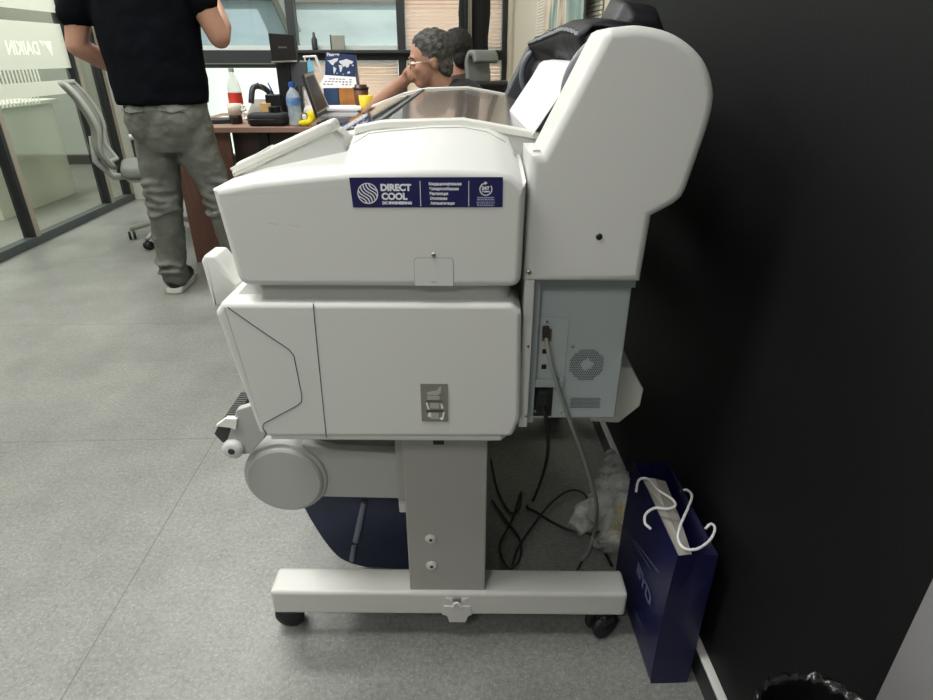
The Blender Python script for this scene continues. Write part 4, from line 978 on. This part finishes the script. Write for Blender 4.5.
# ------------------------------------------------------------------ office chairs (built facing +x, then turned)
def office_chair(label, loc, rz, frame, cloth, headrest=False, hgt=.95, group=None):
    t = thing('office_chair', label, 'chair', loc, group=group); L = Vector(loc)
    R3 = Matrix.Rotation(rz, 3, 'Z')
    def tf(mb): mb.v = [R3 @ v+L for v in mb.v]; return mb
    for k in range(5):
        a = 2*pi*k/5+.3; e = Vector((.27*cos(a), .27*sin(a), 0))
        lg_ = obj('leg', tf(MB().tube([(.02*cos(a), .02*sin(a), .115), (e.x*.55, e.y*.55, .105), (e.x, e.y, .07)], [.022, .019, .015], 10)), frame, t, smooth=True)
        cm_ = MB()
        for sd in (-1, 1):
            w_ = MB().lathe([(0, -.008), (.024, -.008), (.028, 0), (.024, .008), (0, .008)], (0, 0, 0), 'Y', 18)
            mz = Matrix.Rotation(a*1.7, 3, 'Z'); w_.v = [mz @ (v+Vector((0, sd*.014, .028)))+e for v in w_.v]
            obj('caster_wheel', tf(w_), BLACK, lg_, smooth=True)
    obj('gas_column', tf(MB().lathe([(0, .09), (.028, .09), (.028, .25), (.016, .25), (.016, .42), (0, .42)], (0, 0, 0), 'Z', 18)), DGREY, t, smooth=True)
    obj('seat', tf(MB().zprism(round_poly([(-.22, -.22), (.25, -.23), (.25, .23), (-.22, .22)], .09), .43, .50)), cloth, t, bev=.025, seg=4)
    obj('seat_pan', tf(MB().zprism(round_poly([(-.20, -.19), (.20, -.20), (.20, .20), (-.20, .19)], .08), .405, .43)), frame, t, bev=.008)
    prof = smooth_path([(-.24, 0, .50), (-.285, 0, .5+.22*(hgt-.5)), (-.27, 0, .5+.49*(hgt-.5)), (-.315, 0, .5+.80*(hgt-.5)), (-.37, 0, hgt)], 5)
    ring = []
    for p in prof:
        u = (p.z-.5)/(hgt-.5); w_ = .19+.05*sin(pi*min(1, u*.9)); ring.append([(p.x-.045*(1-(2*k/12-1)**2), w_*(2*k/12-1), p.z) for k in range(13)])
    bk = MB().loft(ring, cap=False, closed=False); o = obj('backrest', tf(bk), cloth, t, smooth=True)
    k = o.modifiers.new('thickness', 'SOLIDIFY'); k.thickness = .012
    rim = [r[0] for r in ring]+ring[-1][1:-1]+[r[-1] for r in ring[::-1]]+ring[0][1:-1][::-1]
    obj('back_frame', tf(MB().tube(rim+[rim[0]], .013, 8)), frame, t, smooth=True)
    obj('back_spine', tf(MB().tube([(-.1, 0, .415), (-.27, 0, .42), (-.345, 0, .52), (-.335, 0, .66)], [.02, .022, .020, .014], 10)), frame, t, smooth=True)
    for sd in (-1, 1):
        ar_ = obj('armrest', tf(MB().tube([(.0, sd*.24, .42), (.0, sd*.275, .50), (-.01, sd*.28, .665)], .014, 8)), frame, t, smooth=True)
        obj('arm_pad', tf(MB().box(-.13, .12, sd*.28-.035, sd*.28+.035, .66, .69)), mat('light grey pad', (176, 178, 172), .6), ar_, bev=.012)
    if headrest:
        hp = smooth_path([(-.385, 0, .88), (-.385, 0, .98), (-.375, 0, 1.05), (-.40, 0, 1.10), (-.445, 0, 1.10), (-.465, 0, 1.06)], 6)
        o = obj('headrest', tf(MB().loft([[(p.x, y, p.z) for y in (-.075, -.065, -.03, .03, .065, .075)] for p in hp], cap=False, closed=False)), mat('mid grey headrest', (116, 120, 118), .5), t, smooth=True)
        k = o.modifiers.new('thickness', 'SOLIDIFY'); k.thickness = .03; k.offset = 0
    return t
CF = mat('chair mesh grey', (120, 124, 116), .8, var=.1, vscale=120); CFK = mat('black chair cloth', (28, 29, 31), .85)
office_chair('grey mesh office chair behind the standing man, by the glass partition', (-1.80, 3.98, 0), .42, mat('pale chair frame', (150, 152, 146), .4), CF)
office_chair('dark office chair under the grey-haired man', (.07, 3.25, 0), pi, DGREY, CFK, hgt=.82)
office_chair('office chair with a curved grey headrest beside the coat stand', (.0, 4.06, 0), 2.1, DGREY, CFK, headrest=True)

# coat stand with black coat
cs0 = at(470, 30, Y=4.62)
t = thing('coat_stand', 'slim steel coat stand by the blinds at the back of the office', 'coat stand', (cs0.x, 4.62, 0))
obj('pole', MB().lathe([(0, .02), (.014, .02), (.014, 1.75), (.018, 1.76), (0, 1.77)], (cs0.x, 4.62, 0), 'Z', 16), STEEL, t, smooth=True)
obj('base', MB().lathe([(0, 0), (.16, 0), (.16, .012), (.03, .03), (0, .03)], (cs0.x, 4.62, 0), 'Z', 32), DGREY, t, smooth=True)
for k in range(4):
    a = pi/4+k*pi/2; c_, s2 = cos(a), sin(a)
    obj('hook', MB().tube([(cs0.x, 4.62, 1.66), (cs0.x+.06*c_, 4.62+.06*s2, 1.66), (cs0.x+.10*c_, 4.62+.10*s2, 1.71)], .006, 8), STEEL, t, smooth=True)
t = thing('coat', 'long black coat hanging from the coat stand', 'coat', (cs0.x+.03, 4.64, .95))
cc = MB(); rings = []; n = 36
for z, w_, d_2 in ((.99, .085, .05), (1.08, .10, .055), (1.2, .10, .06), (1.35, .105, .06), (1.45, .10, .06), (1.55, .08, .05), (1.62, .05, .035), (1.67, .03, .03)):
    rings.append([(cs0.x+.035+w_*cos(2*pi*k/n)*(1+.14*noise.noise(Vector((cos(2*pi*k/n)*3, sin(2*pi*k/n)*3, z*3)))), 4.70+d_2*sin(2*pi*k/n)*(1+.25*sin(5*2*pi*k/n)), z+.05*cos(2*pi*k/n)*(z < 1.1)) for k in range(n)])
cc.loft(rings)
obj('coat_body', cc, mat('black wool', (17, 18, 20), .9), t, smooth=True)
obj('sleeve', MB().limb([(cs0.x-.025, 4.69, 1.5), (cs0.x-.04, 4.69, 1.35), (cs0.x-.045, 4.69, 1.17)], [.035, .035, .030], 12), MATS['black wool'], t, smooth=True)

# ------------------------------------------------------------------ desk
t = thing('office_desk', 'brown wooden office desk crowded with things, behind the plotter', 'desk', (-.85, 3.85, 0))
WT = mat('pinkish brown desk top', (152, 120, 104), .45, var=.08, vscale=5, stretch=(1, 8, 1))
WD = mat('reddish brown wood', (98, 66, 54), .5, var=.15, vscale=6, stretch=(6, 6, 1))
WDK = mat('dark brown wood', (58, 42, 36), .5, var=.15, vscale=6)
obj('desktop', MB().box(-1.47, -.33, 3.43, 4.3, .722, .75), WT, t, bev=.003)
obj('front_panel', MB().box(-1.16, -.36, 3.50, 3.52, .20, .722), WDK, t)
obj('end_panel', MB().box(-1.47, -1.16, 3.45, 3.475, 0, .722), WD, t, bev=.002)
obj('end_panel', MB().box(-.38, -.35, 3.53, 4.28, 0, .722), WD, t, bev=.002)
obj('end_panel', MB().box(-1.46, -1.43, 3.48, 4.28, 0, .722), WD, t, bev=.002)
obj('leg', MB().box(-1.01, -.96, 3.46, 3.50, 0, .722), BLACK, t)
DZ = .75
# bottles, mugs
PET = mat('clear pet plastic', (232, 236, 226), .08, alpha=.35)
t = thing('cola_bottle', 'clear plastic soda bottle with a red label on the desk', 'bottle', (-1.205, 3.90, DZ))
bx, by = -1.238, 3.90
obj('bottle_body', MB().lathe([(0, 0), (.036, 0), (.040, .012), (.040, .09), (.038, .14), (.040, .165), (.030, .205), (.014, .243), (.0135, .26), (0, .26)], (bx, by, DZ), 'Z', 28), PET, t, smooth=True)
obj('label', MB().lathe([(.0412, .085), (.0412, .145)], (bx, by, DZ), 'Z', 28, cap=False), mat('red label', (196, 44, 36), .45, rgb2=(214, 70, 58), vscale=18), t, smooth=True, label='red label band')
obj('cap', MB().lathe([(0, .256), (.0155, .256), (.0155, .276), (0, .276)], (bx, by, DZ), 'Z', 20), mat('grey cap', (150, 156, 140), .5), t, bev=.001)
t = thing('water_bottle', 'small blue-tinted water bottle with a blue cap at the desk edge', 'bottle', (-.85, 3.50, DZ)); bx, by = -.806, 3.50
obj('bottle_body', MB().lathe([(0, 0), (.030, 0), (.036, .01), (.034, .045), (.037, .06), (.034, .085), (.038, .11), (.038, .14), (.030, .165), (.014, .185), (.014, .195), (0, .195)], (bx, by, DZ), 'Z', 26), mat('pale blue pet plastic', (176, 204, 226), .08, alpha=.55, rgb2=(226, 236, 240), vscale=30), t, smooth=True)
obj('label', MB().lathe([(.0386, .105), (.0386, .142)], (bx, by, DZ), 'Z', 26, cap=False), mat('blue label', (66, 112, 190), .4, rgb2=(150, 186, 226), vscale=24), t, smooth=True)
obj('cap', MB().lathe([(0, .193), (.0165, .193), (.0165, .217), (0, .217)], (bx, by, DZ), 'Z', 20), mat('blue cap', (40, 92, 178), .4), t, bev=.001)
def mug(name, label, x, y, z, r, h, m, handle=True, top=None, cat='mug'):
    t = thing(name, label, cat, (x, y, z))
    tt = top or r
    obj('cup_body', MB().lathe([(0, 0), (r, 0), (tt, h), (tt-.004, h), (r-.004, .005), (0, .005)], (x, y, z), 'Z', 26), m, t, smooth=True)
    if handle: obj('handle', MB().tube([(x+tt*.95, y, z+h*.8), (x+tt+.022, y, z+h*.72), (x+tt+.026, y, z+h*.45), (x+r*.97, y, z+h*.25)], .005, 8), m, t, smooth=True)
    return t
m_ = mug('coffee_mug', 'white mug standing on a round dark tin near the desk front', -1.165, 3.62, DZ+.046, .034, .058, mat('cream ceramic', (232, 226, 210), .3), top=.038)
k = obj('dark_tin', MB().lathe([(0, 0), (.032, 0), (.036, .006), (.036, .036), (.030, .046), (0, .046)], (-1.165, 3.62, DZ), 'Z', 24), mat('dark brown tin', (40, 28, 28), .35), None, smooth=True, base=(-1.165, 3.62, DZ)); tag(k, 'round dark tin under the white mug', 'tin')
mug('grey_mug', 'grey mug beside the black case at the back of the desk', -1.05, 3.80, DZ, .034, .075, mat('grey glaze', (128, 124, 120), .4))
y_ = at(366, 101, Y=3.78); mug('paper_cup', 'yellow paper cup in front of the leaning arm', y_.x, 3.78, DZ, .028, .135, mat('yellow card', (232, 204, 44), .5), False, .042, 'cup')
y_ = at(361, 95, Y=3.95); k = mug('takeaway_cup', 'brown takeaway coffee cup behind the yellow cup', y_.x, 3.96, DZ, .034, .165, mat('brown card', (92, 52, 36), .5), False, .045, 'cup')
obj('lid', MB().lathe([(0, .185), (.036, .185), (.038, .172), (.049, .170), (.049, .162), (0, .162)], (y_.x, 3.96, DZ), 'Z', 26), mat('dark lid', (58, 34, 28), .4), k, smooth=True)
# black zipped case with a round puck on it
t = thing('zip_case', 'rounded black zip case lying at the front of the desk', 'case', (-.96, 3.53, DZ))
zc_ = obj('case_body', MB().zprism(round_poly([(-1.065, 3.46), (-.85, 3.46), (-.85, 3.60), (-1.065, 3.60)], .05), DZ, DZ+.065), mat('black nylon', (22, 24, 26), .7), t, bev=.022, seg=4)
obj('zip', MB().tube([(-1.06, 3.458, DZ+.034), (-.98, 3.457, DZ+.034), (-.91, 3.458, DZ+.034)], .0025, 6), DGREY, t)
k = obj('tape_roll', MB().lathe([(.016, 0), (.034, 0), (.034, .028), (.016, .028)], (-.925, 3.55, DZ+.0655), 'Z', 28, cap=False), mat('black tape', (16, 17, 18), .3), None, bev=.002, base=(-.925, 3.55, DZ+.065)); k.data.polygons; tag(k, 'black tape roll lying on top of the black zip case', 'tape roll')
# dark monitor seen from behind on a tall black dock
t = thing('monitor', 'black monitor turned away, its back facing us, above a black stand', 'monitor', (-.90, 3.85, DZ))
a0, a1, a2, a3 = at(268, 33, Y=3.75), at(294, 35, Y=3.85), at(297, 61, Y=3.85), at(272, 62, Y=3.75)
dv_ = Vector((.02, .03, .004))
obj('screen_back', MB().loft([[a0, a1, a2, a3], [p+Vector((-.004, .022, .0)) for p in (a0, a1, a2, a3)]]), mat('black shell', (30, 31, 32), .45), t, bev=.003)
tl_ = a0.lerp(a2, .5); text('lettering', 'Lenovo', .017, (tl_.x-.02, tl_.y-.024, tl_.z-.004), (pi/2, 0, .62), mat('grey logo', (150, 150, 150), .4), t)
lp = at(285, 62, Y=3.8)
obj('lower_edge', MB().tube([a3+Vector((0, -.003, 0)), a2+Vector((0, -.003, 0))], .005, 8), STEEL, t)
obj('stand_column', MB().box(-.96, -.885, 3.83, 3.90, DZ+.01, 1.08), BLACK, t, bev=.004)
obj('grey_panel', MB().box(-.885, -.79, 3.85, 3.88, .93, 1.06), mat('charcoal panel', (74, 77, 80), .4), t, bev=.003)
obj('stand_base', MB().box(-1.0, -.83, 3.78, 3.96, DZ, DZ+.012), BLACK, t, bev=.004)
# pen cup
pc0 = at(276, 104, Y=3.74)
t = thing('pen_holder', 'black pen holder in front of the monitor stand', 'pen holder', (pc0.x, 3.74, DZ))
obj('holder_body', MB().box(pc0.x-.05, pc0.x+.035, 3.71, 3.77, DZ, DZ+.145), BLACK, t, bev=.006)
for i, (dx, lean, col, lb) in enumerate(((-.045, -.045, (40, 44, 50), 'black pen leaning out of the pen holder'), (-.020, -.01, (40, 60, 140), 'blue pen standing in the pen holder'))):
    p_ = obj('pen', MB().tube([(pc0.x+dx+.012, 3.74, DZ+.146), (pc0.x+dx+lean, 3.74, DZ+.205)], [.005, .004], 8), mat('pen %d' % i, col, .4), None, smooth=True, base=(pc0.x+dx, 3.74, DZ+.12)); tag(p_, lb, 'pen')
k = obj('note_block', MB().box(-1.045, -.985, 3.70, 3.76, DZ, DZ+.10), mat('tan card', (206, 168, 112), .7), None, bev=.002, base=(-1.01, 3.73, DZ)); tag(k, 'tan cardboard box beside the pen holder', 'box')
k = obj('notebook', MB().obox((-1.32, 3.66, DZ+.011), (.24, .16, .022), Matrix.Rotation(.3, 3, 'Z')), mat('dark notebook cover', (40, 38, 42), .5), None, bev=.002, base=(-1.32, 3.66, DZ)); tag(k, 'dark notebook on the desk beside the standing man', 'notebook')
k = obj('paper_sheet', MB().obox((-1.30, 3.88, DZ+.0015), (.21, .297, .002), Matrix.Rotation(-.2, 3, 'Z')), PAPER, None, base=(-1.3, 3.88, DZ)); tag(k, 'white sheet of paper on the desk behind the dark notebook', 'paper')
# office telephone shape behind the bottle: grey desk phone
t = thing('desk_phone', 'grey desk telephone behind the soda bottle', 'telephone', (-1.10, 3.99, DZ))
obj('phone_body', MB().xprism([(3.92, DZ), (4.09, DZ), (4.09, DZ+.10), (3.92, DZ+.03)], -1.19, -1.04), mat('warm grey phone', (150, 144, 134), .5), t, bev=.006)
obj('handset', MB().tube(smooth_path([(-1.165, 3.95, DZ+.085), (-1.150, 3.98, DZ+.165), (-1.115, 4.02, DZ+.172), (-1.085, 4.06, DZ+.145), (-1.07, 4.06, DZ+.11)], 4), .017, 10), DGREY, t, smooth=True)
# laptop, screen towards the seated man
t = thing('laptop', 'open dark laptop seen almost edge-on beside the water bottle', 'laptop', (-.66, 3.6, DZ))
p1, p2, p3, p4 = at(318, 118, Y=3.46), at(331, 110, Y=3.80), at(313, 71, Y=3.80), at(303, 74, Y=3.46)
nz = Vector((.012, -.002, .006))
ls = obj('screen_lid', MB().loft([[p1, p2, p3, p4], [p-nz for p in (p1, p2, p3, p4)]]), mat('dark laptop shell', (44, 42, 42), .45), t, bev=.002)
ce = (p1+p2+p3+p4)/4
ln_ = (p2-p1).cross(p4-p1).normalized(); ln_ = ln_ if ln_.dot(Vector((0, 0, EYE))-ce) > 0 else -ln_
obj('screen', MB().add([ce+(p-ce)*.90+(p4-p1)*.035+ln_*.0015 for p in (p1, p2, p3, p4)], [(0, 1, 2, 3)]), mat('dull grey screen', (186, 182, 174), .75), ls)
pbx = (p1.x+p2.x)/2
obj('keyboard_base', MB().add([(p1.x-.01, 3.46, DZ), (p2.x-.01, 3.80, DZ), (p2.x+.22, 3.80, DZ), (p1.x+.22, 3.46, DZ), (p1.x-.01, 3.46, DZ+.02), (p2.x-.01, 3.80, DZ+.02), (p2.x+.22, 3.80, DZ+.015), (p1.x+.22, 3.46, DZ+.015)], [(0, 1, 2, 3), (7, 6, 5, 4), (0, 4, 5, 1), (1, 5, 6, 2), (2, 6, 7, 3), (3, 7, 4, 0)]), MATS['dark laptop shell'], t, bev=.002)
# white headphones behind the laptop
t = thing('headphones', 'white headphones standing behind the laptop screen', 'headphones', (-.76, 3.66, DZ))
hq = [at(*p, Y=3.88) for p in ((296, 82), (299, 76), (304, 84), (306, 96), (311, 108))]
obj('headband', MB().tube(smooth_path(hq, 5), .010, 10), WHITE, t, smooth=True)
e_ = at(311, 110, Y=3.88); obj('ear_cup', MB().ell((e_.x, 3.88, DZ+.04), (.045, .03, .04)), WHITE, t, smooth=True)
e_ = at(297, 88, Y=3.88); obj('ear_cup', MB().ell((e_.x, 3.88, e_.z), (.014, .035, .04)), DGREY, t, smooth=True)
# yellow soft toy
t = thing('soft_toy', 'small yellow and white soft toy lying at the desk edge by the water bottle', 'toy', (-.735, 3.48, DZ))
YEL = mat('yellow plush', (236, 216, 40), .9, bump=.3, bscale=80)
ty = MB(); ty.ell((-.715, 3.50, DZ+.050), (.032, .028, .030)); ty.limb([(-.72, 3.49, DZ+.035), (-.735, 3.475, DZ+.016)], [.020, .017]); ty.ell((-.755, 3.465, DZ+.017), (.032, .024, .016))
organic(obj('toy_body', ty, YEL, t, smooth=True), .004, 2)
obj('muzzle', MB().ell((-.752, 3.478, DZ+.044), (.014, .014, .018)), WHITE, t, smooth=True)
obj('dark_patch', MB().ell((-.750, 3.487, DZ+.046), (.018, .012, .021)), BLACK, t, smooth=True)
# boxes, calendar, papers
e0 = at(325, 100, Y=4.02); e1 = at(339, 88, Y=4.02); e2 = at(356, 88, Y=4.02)
cz_ = e1.z
k = obj('document_box', MB().box(e0.x, e1.x-.003, 4.0, 4.18, DZ, cz_), mat('dark blue card', (36, 66, 104), .6), None, bev=.003, base=(e0.x, 4.0, DZ)); tag(k, 'dark blue box under the map calendar on the desk', 'box')
k = obj('cardboard_box', MB().box(e1.x, e2.x, 4.0, 4.16, DZ, cz_), mat('orange brown card', (186, 128, 56), .6, rgb2=(150, 92, 40), vscale=14), None, bev=.003, base=(e1.x, 4.0, DZ)); tag(k, 'orange-brown cardboard box beside the dark blue box', 'box')
t = thing('desk_calendar', 'standing calendar with a white world map on navy, on the desk boxes', 'calendar', (-.57, 4.08, cz_))
c0, c1, c2, c3 = at(325, 75, Y=4.06), at(355.5, 77, Y=4.06), at(356, 55, Y=4.06), at(325.5, 53, Y=4.06)
nb_ = Vector((0, .006, 0))
top_ = obj('map_leaf', MB().loft([[c0, c1, c2, c3], [p+nb_ for p in (c0, c1, c2, c3)]]), mat('navy map print', (34, 48, 98), .5, rgb2=(40, 70, 112), vscale=9), t)
d0, d1 = at(318, 88, Y=4.02), at(357, 88, Y=4.02); d0.z = d1.z = cz_+.001
obj('month_leaf', MB().loft([[d0, d1, c1, c0], [p+nb_ for p in (d0, d1, c1, c0)]]), PAPER, t)
obj('prop_leaf', MB().loft([[c3+nb_*1.2, c2+nb_*1.2, Vector((c2.x, 4.15, cz_+.001)), Vector((c3.x, 4.15, cz_+.001))], [c3+nb_*1.4, c2+nb_*1.4, Vector((c2.x, 4.156, cz_+.001)), Vector((c3.x, 4.156, cz_+.001))]]), PAPER, t)
def uv(u, v): 
    p = c0.lerp(c1, u).lerp(c3.lerp(c2, u), v); p.y -= .0015; return p
mp_ = MB()
for poly in ([(.05, .66), (.18, .70), (.30, .78), (.42, .80), (.40, .68), (.30, .58), (.26, .46), (.18, .52), (.12, .62)], [(.26, .42), (.37, .34), (.34, .20), (.29, .06), (.27, .24)], [(.45, .62), (.47, .70), (.60, .74), (.68, .80), (.92, .70), (.88, .60), (.80, .58), (.77, .44), (.70, .40), (.66, .48), (.60, .42), (.55, .52)], [(.43, .50), (.55, .50), (.57, .40), (.53, .20), (.49, .18), (.47, .36)], [(.72, .20), (.80, .26), (.83, .16), (.74, .12)], [(.86, .56), (.95, .54), (.90, .48)], [(.36, .12), (.42, .14), (.40, .08)], [(.57, .10), (.63, .12), (.60, .06)]):
    v = [uv(*q) for q in poly]; mp_.add(v, [tuple(range(len(v)))])
obj('world_map', mp_, INK_W, top_)
q = uv(.05, .87); text('lettering', 'Pioneer', .024, q, (pi/2, 0, -.05), INK_W, top_, bold=.001)
ln = MB()
for j in range(3):
    for i in range(8):
        if random.random() < .8:
            u0 = .1+.1*i; a_ = d0.lerp(d1, u0).lerp(c0.lerp(c1, u0), .25+.22*j); ln.box(a_.x, a_.x+.014, a_.y-.004, a_.y-.002, a_.z, a_.z+.006)
obj('print_line', ln, mat('grey print', (150, 152, 160), .7), t)
zz = DZ
for i in range(6):
    h_ = .010+.006*random.random(); y_ = at(344, 108, Y=3.86)
    k = obj('document', MB().obox((y_.x+random.uniform(-.012, .012), 3.84, zz+h_/2), (.24, .26, h_-.001), Matrix.Rotation(random.uniform(-.12, .12), 3, 'Z')), mat('white document', (236, 236, 238), .7) if i % 3 != 1 else mat('grey document', (170, 172, 182), .7), None, base=(y_.x, 3.84, zz)); zz += h_
    tag(k, 'sheaf of papers in the stack in front of the map calendar', 'papers', 'stacked papers on the desk')
# little light blue pennant in a white frame, tablet and speaker on the sill side
t = thing('desk_pennant', 'small light blue pennant on a white frame behind the laptop', 'pennant', (-.72, 4.12, DZ))
f0, f1 = at(303, 57, Y=4.12), at(316, 56, Y=4.12)
obj('frame', MB().tube([(f0.x, 4.12, f0.z), (f1.x, 4.12, f1.z)], .006, 8).tube([(f1.x-.004, 4.12, f1.z), (f1.x+.035, 4.12, f1.z-.12), (f1.x+.07, 4.12, DZ+.005)], .008, 8).tube([(f0.x+.01, 4.12, f0.z), (f0.x+.01, 4.12, DZ+.005)], .005, 8), WHITE, t)
g0, g1, g2, g3 = at(309, 58, Y=4.11), at(315, 70, Y=4.11), at(313, 76, Y=4.11), at(304, 75, Y=4.11)
obj('pennant_cloth', MB().loft([[g0, g1, g2, g3], [p+Vector((0, .004, 0)) for p in (g0, g1, g2, g3)]]), mat('light blue cloth', (120, 196, 226), .7), t)
q0, q1 = at(330, 38, Y=5.08), at(345, 52, Y=5.08)
t = thing('tablet', 'small grey tablet leaning on the window ledge above the map calendar', 'tablet', (q0.x+.06, 5.11, 1.128))
obj('tablet_body', MB().box(q0.x, q1.x, 5.10, 5.112, 1.128, q0.z+.02), mat('tablet grey', (150, 152, 142), .4), t, bev=.003)
obj('tablet_edge', MB().box(q0.x-.004, q0.x+.004, 5.098, 5.114, 1.128, q0.z+.022), BLACK, t)
q0 = at(314, 45, Y=5.08)
t = thing('spray_bottle', 'slim dark bottle standing on the window ledge beside the tablet', 'bottle', (q0.x, 5.11, 1.128))
obj('bottle_body', MB().lathe([(0, 0), (.020, 0), (.022, .01), (.022, .07), (.010, .09), (.010, .115), (0, .12)], (q0.x, 5.11, 1.128), 'Z', 20), DGREY, t, smooth=True)

# ------------------------------------------------------------------ light
def area(name, loc, size, power, color=(1, .98, .94), rot=(0, 0, 0)):
    l = bpy.data.lights.new(name, 'AREA'); l.shape = 'RECTANGLE'; l.size, l.size_y = size; l.energy = power; l.color = color
    o = bpy.data.objects.new(name, l); C.objects.link(o); o.location = loc; o.rotation_euler = rot
    return o
for x, y, p in ((-.75, .55, 30), (-1.6, .55, 18), (-.75, 2.5, 24), (-1.7, 2.5, 36), (-1.4, 4.3, 32), (-.9, -1.3, 26)):
    area('ceiling_panel', (x, y, ZC-.03), (.6, .6), p, (1, .99, .96))
for x, y in ((-3.6, 1.0), (-3.6, 3.0), (-3.6, 5.0), (-4.8, 4.0), (-4, 6.3)): area('meeting_panel', (x, y, ZC-.03), (.6, .6), 34, (1, 1, .95))
sn = bpy.data.lights.new('sun', 'SUN'); sn.energy = 5.0; sn.angle = .02; so_ = bpy.data.objects.new('sun', sn); C.objects.link(so_); so_.rotation_euler = (radians(42), 0, radians(32)); so_.location = (0, 0, 8)
w = bpy.data.worlds.new('sky'); bpy.context.scene.world = w; w.use_nodes = True
w.node_tree.nodes['Background'].inputs[0].default_value = (.86, .93, 1, 1); w.node_tree.nodes['Background'].inputs[1].default_value = 2.0
vs = bpy.context.scene.view_settings; vs.view_transform = 'Standard'; vs.look = 'None'; vs.exposure = 0
